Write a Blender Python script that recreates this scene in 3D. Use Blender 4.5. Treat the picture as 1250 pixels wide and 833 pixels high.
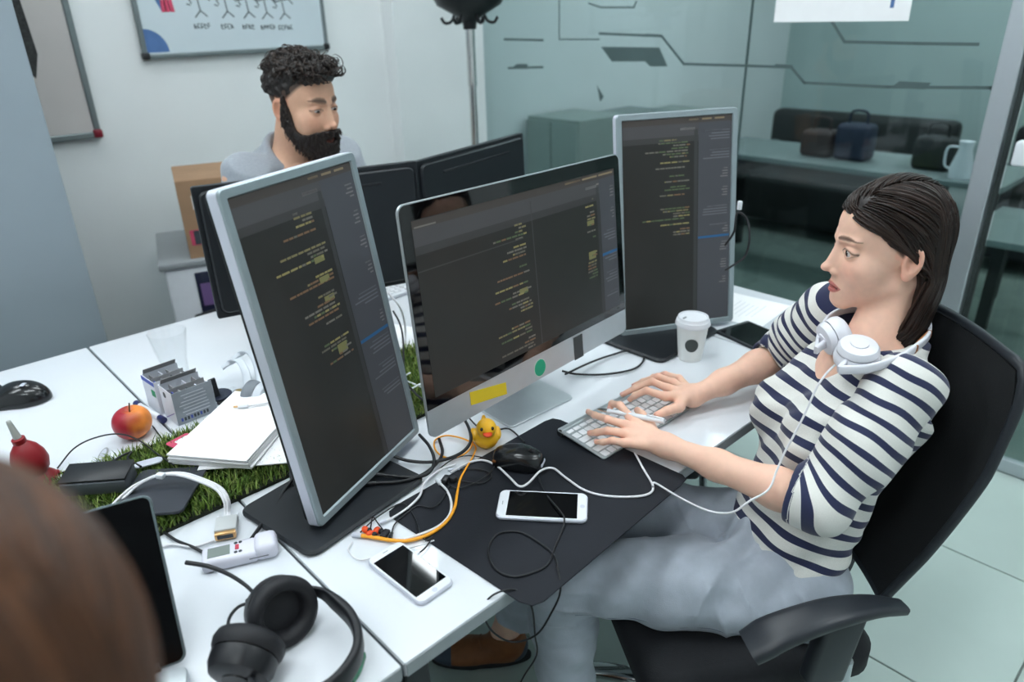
import bpy, bmesh, math, random
import numpy as np
from mathutils import Matrix, Vector
random.seed(7); rng = np.random.default_rng(7)
for _o in list(bpy.data.objects): bpy.data.objects.remove(_o)
S = bpy.context.scene
COL = S.collection

# ------------------------------------------------------------------ camera
DZ = 0.73                                     # height of the desk tops
FPX = 880.82
CAM = np.array([0.0, 0.0, DZ + 0.80])
_yaw, _pit, _rol = math.radians(47.384), math.radians(24.511), math.radians(-1.504)
_f = np.array([math.cos(_pit)*math.cos(_yaw), math.cos(_pit)*math.sin(_yaw), -math.sin(_pit)])
_r = np.cross(_f, [0, 0, 1]); _r /= np.linalg.norm(_r); _u = np.cross(_r, _f)
CR = math.cos(_rol)*_r + math.sin(_rol)*_u
CU = -math.sin(_rol)*_r + math.cos(_rol)*_u
CF = _f
cd = bpy.data.cameras.new('camera'); cam = bpy.data.objects.new('camera', cd); COL.objects.link(cam)
cam.matrix_world = Matrix(((CR[0], CU[0], -CF[0], CAM[0]), (CR[1], CU[1], -CF[1], CAM[1]), (CR[2], CU[2], -CF[2], CAM[2]), (0, 0, 0, 1)))
cd.sensor_fit = 'HORIZONTAL'; cd.sensor_width = 36; cd.lens = FPX/1250*36
cd.clip_start = 0.02
cd.dof.use_dof = True; cd.dof.focus_distance = 1.36; cd.dof.aperture_fstop = 2.8
S.camera = cam

# ------------------------------------------------------------------ world, exposure
wd = bpy.data.worlds.new('world'); S.world = wd; wd.use_nodes = True
wd.node_tree.nodes['Background'].inputs[0].default_value = (0.80, 0.90, 1.0, 1)
wd.node_tree.nodes['Background'].inputs[1].default_value = 0.35
S.view_settings.view_transform = 'Standard'; S.view_settings.look = 'None'
S.view_settings.gamma = 1.0; S.view_settings.use_curve_mapping = False
S.view_settings.exposure = 0.06
CEIL = 2.75
LAMP_COL = (0.90, 0.97, 1.0)
LAMP_W = 14.6                                 # emission strength of the ceiling panels
# x, y, length along x, width along y
LAMPS = [(0.35, 0.95, 1.2, 0.28), (1.55, 1.75, 1.2, 0.28), (0.1, 2.55, 1.2, 0.28), (1.55, -0.55, 1.2, 0.28), (-0.9, 0.1, 1.2, 0.28), (2.0, 0.45, 0.6, 0.28), (-1.0, 1.7, 1.2, .28), (1.78, 2.66, .16, .62)]
FAR_LAMPS = [(3.9, 2.2, 0.28, 1.2), (5.2, 1.6, 0.28, 1.2), (3.9, 0.2, 0.28, 1.2), (5.2, 0.0, 0.28, 1.2)]

# ------------------------------------------------------------------ helpers
def ray(px, py): return CF + CR*(px-625)/FPX - CU*(py-416.5)/FPX
def D(px, py, h=0.0):
    d = ray(px, py); t = (DZ + h - CAM[2])/d[2]; return CAM + d*t
def A(*a): return np.array(a, float)
def nrm(v): v = np.asarray(v, float); return v/np.linalg.norm(v)

def basis(f, up=(0, 0, 1)):
    """columns right, forward, up"""
    f = nrm(f); r = nrm(np.cross(f, up)); u = np.cross(r, f); return np.stack([r, f, u], 1)
def rotz(a): c, s = math.cos(a), math.sin(a); return np.array([[c, -s, 0], [s, c, 0], [0, 0, 1.0]])
def rotx(a): c, s = math.cos(a), math.sin(a); return np.array([[1.0, 0, 0], [0, c, -s], [0, s, c]])
def roty(a): c, s = math.cos(a), math.sin(a); return np.array([[c, 0, s], [0, 1.0, 0], [-s, 0, c]])
def M4(R, t): m = np.eye(4); m[:3, :3] = R; m[:3, 3] = t; return Matrix(m.tolist())
RAD = math.radians

def wmat(o):
    m = o.matrix_basis.copy()
    if o.parent: m = wmat(o.parent) @ o.matrix_parent_inverse @ m
    return m
def tag(o, label=None, cat=None, group=None, kind=None):
    if label: o['label'] = label
    if cat: o['category'] = cat
    if group: o['group'] = group
    if kind: o['kind'] = kind
    return o
def thing(name, label, cat, loc=(0, 0, 0), R=None, group=None, kind=None):
    o = bpy.data.objects.new(name, None); COL.objects.link(o); o.empty_display_size = .05
    o.matrix_basis = M4(np.eye(3) if R is None else R, loc)
    return tag(o, label, cat, group, kind)
def adopt(o, parent, world):
    if parent is not None:
        o.parent = parent
        if world: o.matrix_parent_inverse = wmat(parent).inverted()
    return o
def mesh_obj(name, me, m, parent=None, world=False):
    o = bpy.data.objects.new(name, me); COL.objects.link(o)
    if m is not None and not me.materials: me.materials.append(MAT[m] if isinstance(m, str) else m)
    return adopt(o, parent, world)
def copy_tree(o, parent=None):
    c = o.copy(); COL.objects.link(c)
    if parent is not None: c.parent = parent
    for ch in list(o.children): copy_tree(ch, c)
    return c

class MB:
    def __init__(s): s.v = []; s.f = []; s.m = []; s.cols = None; s.mi = 0
    def add(s, v, f):
        n = len(s.v); s.v += [tuple(float(c) for c in p) for p in v]; s.f += [tuple(i+n for i in q) for q in f]; s.m += [s.mi]*len(f); return s
    def box(s, c, size, R=None):
        h = np.array(size)/2; v = []
        for z in (-1, 1):
            for x, y in ((-1, -1), (1, -1), (1, 1), (-1, 1)):
                p = np.array([x, y, z])*h
                if R is not None: p = R @ p
                v.append(p+np.array(c))
        return s.add(v, [(0, 3, 2, 1), (4, 5, 6, 7), (0, 1, 5, 4), (1, 2, 6, 5), (2, 3, 7, 6), (3, 0, 4, 7)])
    def rbox(s, c, size, r, R=None, seg=2):
        bm = bmesh.new(); bmesh.ops.create_cube(bm, size=1)
        for v in bm.verts: v.co = Vector((v.co.x*size[0], v.co.y*size[1], v.co.z*size[2]))
        bmesh.ops.bevel(bm, geom=bm.edges[:], offset=min(r, min(size)*.49), segments=seg, profile=.5, affect='EDGES', clamp_overlap=True)
        return s.bm(bm, c, R)
    def bm(s, bm, c=(0, 0, 0), R=None):
        bm.verts.index_update(); v = np.array([tuple(q.co) for q in bm.verts])
        if R is not None: v = v @ np.array(R).T
        f = [tuple(q.index for q in fc.verts) for fc in bm.faces]; bm.free()
        return s.add(v+np.array(c), f)
    def plate(s, c, w, d, h, rc, be=0.0, R=None, seg=5):
        """rounded-corner plate lying in local xy, thickness h upward from c, optional top/bottom edge bevel"""
        out = rrect(w, d, rc, seg); return s.prism(out, h, c, R, be)
    def prism(s, out, h, c=(0, 0, 0), R=None, be=0.0):
        out = np.array(out, float); n = len(out); rings = []
        cen = out.mean(0)
        def ins(k):
            if k == 0: return out
            e = np.roll(out, -1, 0)-np.roll(out, 1, 0); nn = np.stack([-e[:, 1], e[:, 0]], 1); nn /= np.maximum(np.linalg.norm(nn, axis=1), 1e-9)[:, None]
            return out+nn*k
        lv = [(0, be), (be, 0), (h-be, 0), (h, be)] if be > 0 else [(0, 0), (h, 0)]
        v = []
        for z, k in lv:
            o2 = ins(k); v += [(x, y, z) for x, y in o2]
        L = len(lv); f = [tuple(range(n-1, -1, -1)), tuple((L-1)*n+i for i in range(n))]
        for l in range(L-1):
            for i in range(n): j = (i+1) % n; f.append((l*n+i, l*n+j, (l+1)*n+j, (l+1)*n+i))
        v = np.array(v)
        if R is not None: v = v @ np.array(R).T
        return s.add(v+np.array(c), f)
    def tube(s, path, r, n=8, cap=True):
        P = np.array(path, float); N = len(P); rr = np.full(N, r) if np.isscalar(r) else np.array(r, float)
        T = np.gradient(P, axis=0); T /= np.maximum(np.linalg.norm(T, axis=1), 1e-9)[:, None]
        up = np.array([0, 0, 1.0]) if abs(T[0][2]) < .9 else np.array([1.0, 0, 0])
        v = []; a = nrm(np.cross(T[0], up))
        ang = np.arange(n)*2*math.pi/n
        for i in range(N):
            a = a - T[i]*(a @ T[i]); a = a/np.linalg.norm(a); b = np.cross(T[i], a)
            v.append(P[i]+rr[i]*(np.cos(ang)[:, None]*a+np.sin(ang)[:, None]*b))
        v = np.concatenate(v); f = []
        for i in range(N-1):
            for k in range(n): l = (k+1) % n; f.append((i*n+k, i*n+l, (i+1)*n+l, (i+1)*n+k))
        if cap: f += [tuple(range(n-1, -1, -1)), tuple((N-1)*n+k for k in range(n))]
        return s.add(v, f)
    def strap(s, path, side, w, t):
        """flat band: path points, side vectors (width direction), width w, thickness t"""
        P = np.array(path, float); N = len(P); T = np.gradient(P, axis=0); T /= np.linalg.norm(T, axis=1)[:, None]
        sd = np.array(side, float); sd = np.broadcast_to(sd, P.shape); w = np.broadcast_to(w, N); t = np.broadcast_to(t, N); v = []
        ang = (np.arange(12)+.5)*2*math.pi/12
        for i in range(N):
            a = sd[i]-T[i]*(sd[i]@T[i]); a = nrm(a); b = np.cross(T[i], a)
            ca = np.sign(np.cos(ang))*np.abs(np.cos(ang))**.5; sa = np.sign(np.sin(ang))*np.abs(np.sin(ang))**.6
            v.append(P[i]+ca[:, None]*a*w[i]/2+sa[:, None]*b*t[i]/2)
        v = np.concatenate(v); n = 12; f = []
        for i in range(N-1):
            for k in range(n): l = (k+1) % n; f.append((i*n+k, i*n+l, (i+1)*n+l, (i+1)*n+k))
        f += [tuple(range(n-1, -1, -1)), tuple((N-1)*n+k for k in range(n))]
        return s.add(v, f)
    def lathe(s, prof, c=(0, 0, 0), R=None, n=28, close=True):
        v = []; f = []; L = len(prof); ang = np.arange(n)*2*math.pi/n
        for r, z in prof: v += [(r*math.cos(a), r*math.sin(a), z) for a in ang]
        for i in range(L-1):
            for k in range(n): l = (k+1) % n; f.append((i*n+k, i*n+l, (i+1)*n+l, (i+1)*n+k))
        if close: f += [tuple(range(n-1, -1, -1)), tuple((L-1)*n+k for k in range(n))]
        v = np.array(v)
        if R is not None: v = v @ np.array(R).T
        return s.add(v+np.array(c), f)
    def ball(s, c, r, R=None, n=20, m=12):
        r = np.broadcast_to(np.array(r, float), 3); v = [(0, 0, -1)]; f = []
        for i in range(1, m):
            t = -math.pi/2+math.pi*i/m
            for k in range(n): a = 2*math.pi*k/n; v.append((math.cos(t)*math.cos(a), math.cos(t)*math.sin(a), math.sin(t)))
        v.append((0, 0, 1)); top = len(v)-1
        for k in range(n): f.append((0, 1+(k+1) % n, 1+k)); f.append((top, top-n+k, top-n+(k+1) % n))
        for i in range(m-2):
            for k in range(n): l = (k+1) % n; f.append((1+i*n+k, 1+i*n+l, 1+(i+1)*n+l, 1+(i+1)*n+k))
        v = np.array(v)*r
        if R is not None: v = v @ np.array(R).T
        return s.add(v+np.array(c), f)
    def mesh(s, name, mats=None, smooth=None):
        me = bpy.data.meshes.new(name); me.from_pydata(s.v, [], s.f)
        for q in (mats or []): me.materials.append(MAT[q])
        if mats and len(mats) > 1: me.polygons.foreach_set('material_index', s.m)
        if smooth is not None:
            me.polygons.foreach_set('use_smooth', [True]*len(me.polygons)); me.update()
            if smooth < 180: me.set_sharp_from_angle(angle=RAD(smooth))
        me.update(); return me
    def build(s, name, m, parent=None, smooth=None, world=False):
        ms = m if isinstance(m, (list, tuple)) else [m]
        return mesh_obj(name, s.mesh(name, ms, smooth), None, parent, world)

def rrect(w, d, r, seg=5):
    r = min(r, w/2-1e-4, d/2-1e-4); o = []
    for cx, cy, a0 in ((w/2-r, d/2-r, 0), (-w/2+r, d/2-r, 90), (-w/2+r, -d/2+r, 180), (w/2-r, -d/2+r, 270)):
        for i in range(seg+1): a = RAD(a0+90*i/seg); o.append((cx+r*math.cos(a), cy+r*math.sin(a)))
    return o
def spline(pts, n=8):
    P = np.array(pts, float); P = np.vstack([2*P[0]-P[1], P, 2*P[-1]-P[-2]]); out = []
    for i in range(1, len(P)-2):
        p0, p1, p2, p3 = P[i-1:i+3]
        for t in np.arange(n)/n:
            out.append(.5*((2*p1)+(-p0+p2)*t+(2*p0-5*p1+4*p2-p3)*t*t+(-p0+3*p1-3*p2+p3)*t**3))
    out.append(P[-2]); return np.array(out)

# ------------------------------------------------------------------ implicit surfaces
def _n(v): return np.sqrt((v*v).sum(-1))
def cone(P, a, b, ra, rb):
    a = np.asarray(a, np.float32); b = np.asarray(b, np.float32); ba = b-a
    t = np.clip(((P-a)@ba)/float(ba@ba), 0, 1)[:, None]
    return _n(P-a-t*ba)-(ra+(rb-ra)*t[:, 0])
def chain(P, pts, rad, k=.01):
    d = None
    for i in range(len(pts)-1):
        e = cone(P, pts[i], pts[i+1], rad[i], rad[i+1]); d = e if d is None else smin(d, e, k)
    return d
def ell(P, c, r, R=None):
    q = P-np.asarray(c, np.float32)
    if R is not None: q = q@np.asarray(R, np.float32)
    r = np.asarray(r, np.float32); k0 = _n(q/r); k1 = _n(q/(r*r)); return k0*(k0-1)/np.maximum(k1, 1e-6)
def boxs(P, c, h, r, R=None):
    q = P-np.asarray(c, np.float32)
    if R is not None: q = q@np.asarray(R, np.float32)
    q = np.abs(q)-np.asarray(h, np.float32)+r
    return _n(np.maximum(q, 0))+np.minimum(q.max(-1), 0)-r
def smin(a, b, k): h = np.clip(.5+.5*(b-a)/k, 0, 1); return b*(1-h)+a*h-k*h*(1-h)
def smax(a, b, k): return -smin(-a, -b, k)
def lerp_tab(t, tab):
    tab = np.array(tab, float); return np.interp(t, tab[:, 0], tab[:, 1])
def sdf_mesh(fn, lo, hi, vox):
    B = 8; lo = np.array(lo, float); hi = np.array(hi, float)
    nb = np.maximum(np.ceil((hi-lo)/(vox*B)).astype(int), 1); n = nb*B
    bc = np.stack(np.meshgrid(*[lo[i]+(np.arange(nb[i])+.5)*vox*B-.5*vox for i in range(3)], indexing='ij'), -1).reshape(-1, 3).astype(np.float32)
    bd = fn(bc); G = np.repeat(np.repeat(np.repeat(np.where(bd > 0, 1, -1).astype(np.float32).reshape(nb), B, 0), B, 1), B, 2)
    keep = np.nonzero(np.abs(bd) < vox*B*1.7)[0]
    off = np.stack(np.meshgrid(*[np.arange(B)]*3, indexing='ij'), -1).reshape(-1, 3)
    for ch in np.array_split(keep, max(1, len(keep)//400)):
        if len(ch) == 0: continue
        bi = np.stack(np.unravel_index(ch, nb), -1)*B
        ii = (bi[:, None]+off[None]).reshape(-1, 3)
        G[ii[:, 0], ii[:, 1], ii[:, 2]] = fn((lo+ii*vox).astype(np.float32))
    G[0], G[-1] = 1, 1; G[:, 0], G[:, -1] = 1, 1; G[:, :, 0], G[:, :, -1] = 1, 1
    sg = G < 0
    c = np.zeros(n-1, np.int8)
    for dx in (0, 1):
        for dy in (0, 1):
            for dz in (0, 1): c += sg[dx:n[0]-1+dx, dy:n[1]-1+dy, dz:n[2]-1+dz]
    act = np.stack(np.nonzero((c > 0) & (c < 8)), -1); idx = np.full(n-1, -1, np.int32); idx[act[:, 0], act[:, 1], act[:, 2]] = np.arange(len(act))
    cr = [(dx, dy, dz) for dx in (0, 1) for dy in (0, 1) for dz in (0, 1)]
    val = {k: G[act[:, 0]+k[0], act[:, 1]+k[1], act[:, 2]+k[2]] for k in cr}
    acc = np.zeros((len(act), 3)); cnt = np.zeros(len(act))
    for k in cr:
        for ax in range(3):
            if k[ax]: continue
            k2 = list(k); k2[ax] = 1; a, b = val[k], val[tuple(k2)]; m = (a < 0) != (b < 0)
            t = np.where(m, a/np.where(m, a-b, 1), 0); p = np.array(k, float)[None].repeat(len(act), 0); p[:, ax] = t
            acc += p*m[:, None]; cnt += m
    V = lo+(act+acc/cnt[:, None])*vox
    F = []
    for ax in range(3):
        o1, o2 = [(1, 2), (2, 0), (0, 1)][ax]
        s0 = [slice(1, -1)]*3; s0[ax] = slice(0, n[ax]-1); s1 = list(s0); s1[ax] = slice(1, n[ax])
        a, b = sg[tuple(s0)], sg[tuple(s1)]; e = np.stack(np.nonzero(a != b), -1)
        fl = a[e[:, 0], e[:, 1], e[:, 2]]; e = e+np.array([0 if i == ax else 1 for i in range(3)])
        def g(d1, d2):
            q = e.copy(); q[:, o1] -= d1; q[:, o2] -= d2; return idx[q[:, 0], q[:, 1], q[:, 2]]
        q = np.stack([g(1, 1), g(0, 1), g(0, 0), g(1, 0)], -1); q[~fl] = q[~fl][:, ::-1]; F.append(q)
    F = np.concatenate(F); F = F[(F >= 0).all(1)]
    return V, F
def fast_mesh(name, V, F, attrs=None):
    me = bpy.data.meshes.new(name); k = F.shape[1]
    me.vertices.add(len(V)); me.vertices.foreach_set('co', np.asarray(V, np.float32).ravel())
    me.loops.add(F.size); me.loops.foreach_set('vertex_index', F.astype(np.int32).ravel())
    me.polygons.add(len(F)); me.polygons.foreach_set('loop_start', np.arange(0, F.size, k, dtype=np.int32)); me.polygons.foreach_set('loop_total', np.full(len(F), k, np.int32))
    me.polygons.foreach_set('use_smooth', np.ones(len(F), bool)); me.update(); me.validate()
    for nm, arr in (attrs or {}).items():
        arr = np.asarray(arr, np.float32)
        if arr.ndim == 1: a = me.attributes.new(nm, 'FLOAT', 'POINT'); a.data.foreach_set('value', arr)
        else:
            a = me.attributes.new(nm, 'FLOAT_COLOR', 'POINT'); c4 = np.ones((len(arr), 4), np.float32); c4[:, :3] = arr; a.data.foreach_set('color', c4.ravel())
    return me
def vnoise(P, s=1.0):
    """cheap smooth pseudo noise in about -1..1"""
    x, y, z = (P*s).T
    return (np.sin(1.7*x+2.3*y+.6*z+.5)+np.sin(-1.1*x+1.9*z+2.7*y*.6+1.9)+np.sin(2.9*z-1.3*y+.8*x+4.1)+np.sin(2.2*x-2.6*y+1.4*z+.3))/4
def tubes(paths, rad, n=4):
    """many strands at once: paths (N,L,3), rad (N,L); returns V, quads"""
    N, L, _ = paths.shape; T = np.gradient(paths, axis=1); T /= np.maximum(_n(T), 1e-9)[..., None]
    up = np.array([.31, .2, .93]); a = np.cross(T, up); a /= np.maximum(_n(a), 1e-6)[..., None]; b = np.cross(T, a)
    ang = np.arange(n)*2*math.pi/n
    V = paths[:, :, None]+rad[:, :, None, None]*(np.cos(ang)[:, None]*a[:, :, None]+np.sin(ang)[:, None]*b[:, :, None])
    V = V.reshape(-1, 3); base = (np.arange(N)*L*n)[:, None, None]; i = np.arange(L-1)[None, :, None]*n; k = np.arange(n)[None, None]; l = (k+1) % n
    q = np.stack([base+i+k, base+i+l, base+i+n+l, base+i+n+k], -1).reshape(-1, 4); return V, q

# ------------------------------------------------------------------ materials
MAT = {}
def mat(name, col, rough=.5, metal=0.0, var=0.0, vs=20.0, bump=0.0, bs=80.0, coat=0.0, spec=.5, trans=0.0, ior=1.45, emit=0.0, sss=0.0, attr=None, sheen=0.0, alpha=1.0, stretch=None):
    m = bpy.data.materials.new(name); m.use_nodes = True; nt = m.node_tree; b = nt.nodes['Principled BSDF']; MAT[name] = m
    b.inputs['Base Color'].default_value = (*col, 1); b.inputs['Roughness'].default_value = rough; b.inputs['Metallic'].default_value = metal
    b.inputs['Coat Weight'].default_value = coat; b.inputs['Specular IOR Level'].default_value = spec; b.inputs['Transmission Weight'].default_value = trans; b.inputs['IOR'].default_value = ior
    b.inputs['Subsurface Weight'].default_value = sss; b.inputs['Subsurface Scale'].default_value = .01; b.inputs['Sheen Weight'].default_value = sheen
    if sss: b.inputs['Subsurface Radius'].default_value = (1, .35, .2)
    if alpha < 1: b.inputs['Alpha'].default_value = alpha
    L = nt.links; tc = nt.nodes.new('ShaderNodeTexCoord'); src = tc.outputs['Object']
    if stretch:
        mp = nt.nodes.new('ShaderNodeMapping'); mp.inputs['Scale'].default_value = stretch; L.new(src, mp.inputs[0]); src = mp.outputs[0]
    base = None
    if attr:
        at = nt.nodes.new('ShaderNodeAttribute'); at.attribute_name = attr; base = at.outputs['Color']
    if var:
        n = nt.nodes.new('ShaderNodeTexNoise'); n.inputs['Scale'].default_value = vs; n.inputs['Detail'].default_value = 5; L.new(src, n.inputs['Vector'])
        mr = nt.nodes.new('ShaderNodeMapRange'); mr.inputs[1].default_value = .3; mr.inputs[2].default_value = .7; mr.inputs[3].default_value = 1-var; mr.inputs[4].default_value = 1+var; L.new(n.outputs[0], mr.inputs[0])
        hv = nt.nodes.new('ShaderNodeHueSaturation'); hv.inputs['Color'].default_value = (*col, 1); L.new(mr.outputs[0], hv.inputs['Value'])
        if base: L.new(base, hv.inputs['Color'])
        base = hv.outputs[0]
    if base: L.new(base, b.inputs['Base Color'])
    if emit:
        b.inputs['Emission Strength'].default_value = emit; b.inputs['Emission Color'].default_value = (*col, 1)
        if base: L.new(base, b.inputs['Emission Color'])
    if bump:
        n = nt.nodes.new('ShaderNodeTexNoise'); n.inputs['Scale'].default_value = bs; n.inputs['Detail'].default_value = 4; L.new(src, n.inputs['Vector'])
        bp = nt.nodes.new('ShaderNodeBump'); bp.inputs['Strength'].default_value = bump; bp.inputs['Distance'].default_value = .002; L.new(n.outputs[0], bp.inputs['Height']); L.new(bp.outputs[0], b.inputs['Normal'])
    return m
def C(r, g, b):
    def s(c): c /= 255.0; return c/12.92 if c <= .04045 else ((c+.055)/1.055)**2.4
    return (s(r), s(g), s(b))
def glass_mat(name, tint, gloss=.03, rough=0.0, edge=.9):
    m = bpy.data.materials.new(name); m.use_nodes = True; nt = m.node_tree; MAT[name] = m
    for n in list(nt.nodes): nt.nodes.remove(n)
    o = nt.nodes.new('ShaderNodeOutputMaterial'); t = nt.nodes.new('ShaderNodeBsdfTransparent'); t.inputs[0].default_value = (*tint, 1)
    g = nt.nodes.new('ShaderNodeBsdfGlossy'); g.inputs['Roughness'].default_value = rough
    lw = nt.nodes.new('ShaderNodeLayerWeight'); lw.inputs[0].default_value = .5
    pw = nt.nodes.new('ShaderNodeMath'); pw.operation = 'POWER'; pw.inputs[1].default_value = 4.0; nt.links.new(lw.outputs['Facing'], pw.inputs[0])
    fr = nt.nodes.new('ShaderNodeMath'); fr.operation = 'MULTIPLY_ADD'; fr.inputs[1].default_value = edge; fr.inputs[2].default_value = gloss; nt.links.new(pw.outputs[0], fr.inputs[0])
    mx = nt.nodes.new('ShaderNodeMixShader'); nt.links.new(fr.outputs[0], mx.inputs[0]); nt.links.new(t.outputs[0], mx.inputs[1]); nt.links.new(g.outputs[0], mx.inputs[2]); nt.links.new(mx.outputs[0], o.inputs[0])
    return m
mat('plaster', C(221, 225, 226), .85, var=.025, vs=3, bump=.15, bs=60)
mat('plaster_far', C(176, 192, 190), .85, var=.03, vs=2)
mat('ceiling_paint', C(215, 218, 216), .9, var=.02, vs=4)
mat('tile', C(186, 201, 196), .28, var=.03, vs=4, bump=.04, bs=30)
mat('grout', C(120, 128, 125), .8, var=.1, vs=40)
mat('alu', C(190, 196, 202), .38, .75, var=.03, vs=60, stretch=(1, 1, 30))
mat('chrome', C(215, 215, 215), .12, 1.0, var=.02, vs=20)
mat('gasket', C(40, 48, 48), .6, var=.1)
mat('wardrobe', C(146, 158, 166), .45, var=.03, vs=3)
mat('wardrobe_edge', C(120, 126, 132), .45, var=.03)
mat('laminate', C(219, 223, 229), .16, var=.012, vs=6, coat=.3)
mat('edge_band', C(150, 158, 162), .4, var=.04, vs=40)
mat('dark_steel', C(44, 48, 52), .45, .3, var=.06)
mat('black_plastic', C(22, 24, 28), .38, var=.08, vs=60, bump=.05, bs=300)
mat('black_rubber', C(26, 28, 33), .62, var=.1, vs=60)
mat('white_plastic', C(225, 228, 234), .32, var=.015, vs=30)
mat('grey_plastic', C(150, 155, 158), .4, var=.03, vs=40)
mat('silver_bezel', C(150, 163, 168), .38, .35, var=.02, vs=40)
mat('silver_side', C(205, 208, 220), .36, .3, var=.02, vs=40)
mat('alu_light', C(196, 203, 208), .34, .6, var=.02, vs=40)
mat('black_glass', C(6, 7, 9), .05, var=.1, vs=5, coat=.5)
mat('white', C(240, 241, 243), .6, var=.01, vs=20)
mat('paper', C(240, 240, 242), .75, var=.012, vs=30)
mat('board', C(196, 208, 214), .25, var=.015, vs=4)
mat('board_grey', C(186, 182, 180), .35, var=.04, vs=5)
mat('board_rim', C(118, 128, 130), .4, .5, var=.04)
mat('ink', C(60, 66, 72), .6, var=.1)
mat('ink_blue', C(78, 112, 162), .6, var=.1); mat('ink_red', C(196, 70, 100), .6, var=.1)
mat('lamp', LAMP_COL, .5, emit=LAMP_W)
mat('far_carpet', C(112, 126, 120), .8, var=.08, vs=12); mat('frosted', C(74, 92, 92), .5, var=.05, vs=6)
glass_mat('pane', (.80, .872, .875)); glass_mat('thin_glass', (.972, .976, .978), .025, edge=.45); glass_mat('clear_pane', (.80, .88, .87))

def struct(name, mb, m, parent=None, smooth=None):
    o = mb.build(name, m, parent, smooth)
    if parent is None: o['kind'] = 'structure'
    return o
X0, X1, Y0, Y1 = -1.9, 2.717, -1.7, 3.17
# floor: bed of grout plus single tiles
fl = struct('floor', MB().box(((X0+X1)/2, (Y0+Y1)/2, -.03), (X1-X0+.2, Y1-Y0+.2, .05)), 'grout')
TS = .58
xs = np.arange(1.57-8*TS, X1+.01, TS); ys = np.arange(.10-4*TS, Y1, TS)
tm = MB().plate((0, 0, -.006), TS-.005, TS-.005, .006, .001, .0012, seg=1).mesh('tile', ['tile'])
for x in xs:
    for y in ys:
        cx, cy = x+TS/2, y+TS/2
        if cx-TS/2 < X0-.3 or cy-TS/2 > Y1: continue
        if cx+TS/2 > X1 or cy+TS/2 > Y1 or cx-TS/2 < X0 or cy-TS/2 < Y0:     # cut tiles along the walls
            a, b = max(x, X0), min(x+TS, X1); c, d = max(y, Y0), min(y+TS, Y1)
            if b-a < .02 or d-c < .02: continue
            MB().plate(((a+b)/2, (c+d)/2, -.006), b-a-.005, d-c-.005, .006, .001, .0012, seg=1).build('tile', 'tile', fl)
        else:
            t = mesh_obj('tile', tm, None, fl); t.location = (cx, cy, 0)
struct('wall_back', MB().box(((X0+6.2)/2, Y1+.06, CEIL/2), (6.2-X0, .12, CEIL)), 'plaster')
struct('wall_left', MB().box((X0-.06, (Y0+Y1)/2, CEIL/2), (.12, Y1-Y0+.24, CEIL)), 'plaster')
struct('wall_front', MB().box(((X0+6.2)/2, Y0-.06, CEIL/2), (6.2-X0, .12, CEIL)), 'plaster')
struct('ceiling', MB().box(((X0+6.2)/2, (Y0+Y1)/2, CEIL+.04), (6.2-X0+.2, Y1-Y0+.3, .08)), 'ceiling_paint')
struct('trim_1', MB().box(((2.13+X1-.03)/2, Y1-.045, CEIL/2), (X1-.03-2.13, .09, CEIL)), 'plaster')
struct('baseboard_back', MB().box(((X0+2.13)/2, Y1-.006, .04), (2.13-X0, .012, .08)), 'grey_plastic')
# glass partition along x = X1
gw = thing('window_1', None, None, (X1, 1.9, 0), kind='structure')
GY = [Y1-.03, 1.565, .705]
for i in range(2):
    a, b = GY[i], GY[i+1]
    MB().box((X1, (a+b)/2, CEIL/2), (.010, a-b-.004, CEIL-.10)).build('pane', 'pane', gw, world=True)
    if i < 1: MB().box((X1, b, CEIL/2), (.012, .005, CEIL-.10)).build('joint', 'frosted', gw, world=True)
MB().box((X1, (GY[0]+GY[-1])/2, .025), (.05, GY[0]-GY[-1], .05)).build('bottom_rail', 'alu', gw, world=True)
MB().box((X1, (GY[0]+GY[-1])/2, CEIL-.025), (.05, GY[0]-GY[-1], .05)).build('top_rail', 'alu', gw, world=True)
MB().rbox((X1, Y1-.015, CEIL/2), (.05, .03, CEIL), .004).build('end_post', 'alu', gw, world=True)
# circuit-like lines stuck on the glass
def decal(pts, w=.010):
    pts = [A(X1-.0075, y, z+DZ) for y, z in pts]; m = MB()
    for a, b in zip(pts[:-1], pts[1:]):
        d = nrm(b-a); s = np.cross(d, (1, 0, 0))*w/2; a2 = a-d*w*.3; b2 = b+d*w*.3
        t = A(.0006, 0, 0)
        m.add([a2-s-t, a2+s-t, b2+s-t, b2-s-t, a2-s+t, a2+s+t, b2+s+t, b2-s+t], [(0, 1, 2, 3), (7, 6, 5, 4), (0, 3, 7, 4), (1, 5, 6, 2), (0, 4, 5, 1), (3, 2, 6, 7)])
    return m
def gpt(px, py):
    r = ray(px, py); p = CAM+r*X1/r[0]; return (p[1], p[2]-DZ)
for pl, w in (([(733, 41), (809, 44), (836, 78), (905, 80), (967, 82), (983, 101), (1085, 106), (1210, 107), (1218, 115)], .010), ([(1017, 27), (1032, 51), (1120, 53), (1195, 54)], .010), ([(617, 48), (664, 49)], .010), ([(622, 83), (664, 82)], .010), ([(684, 0), (684, 48), (733, 48)], .006), ([(720, 4), (735, 9), (775, 9), (778, 2)], .007)):
    decal([gpt(*p) for p in pl], w).build('line_decal', 'frosted', gw, world=True)
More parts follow.
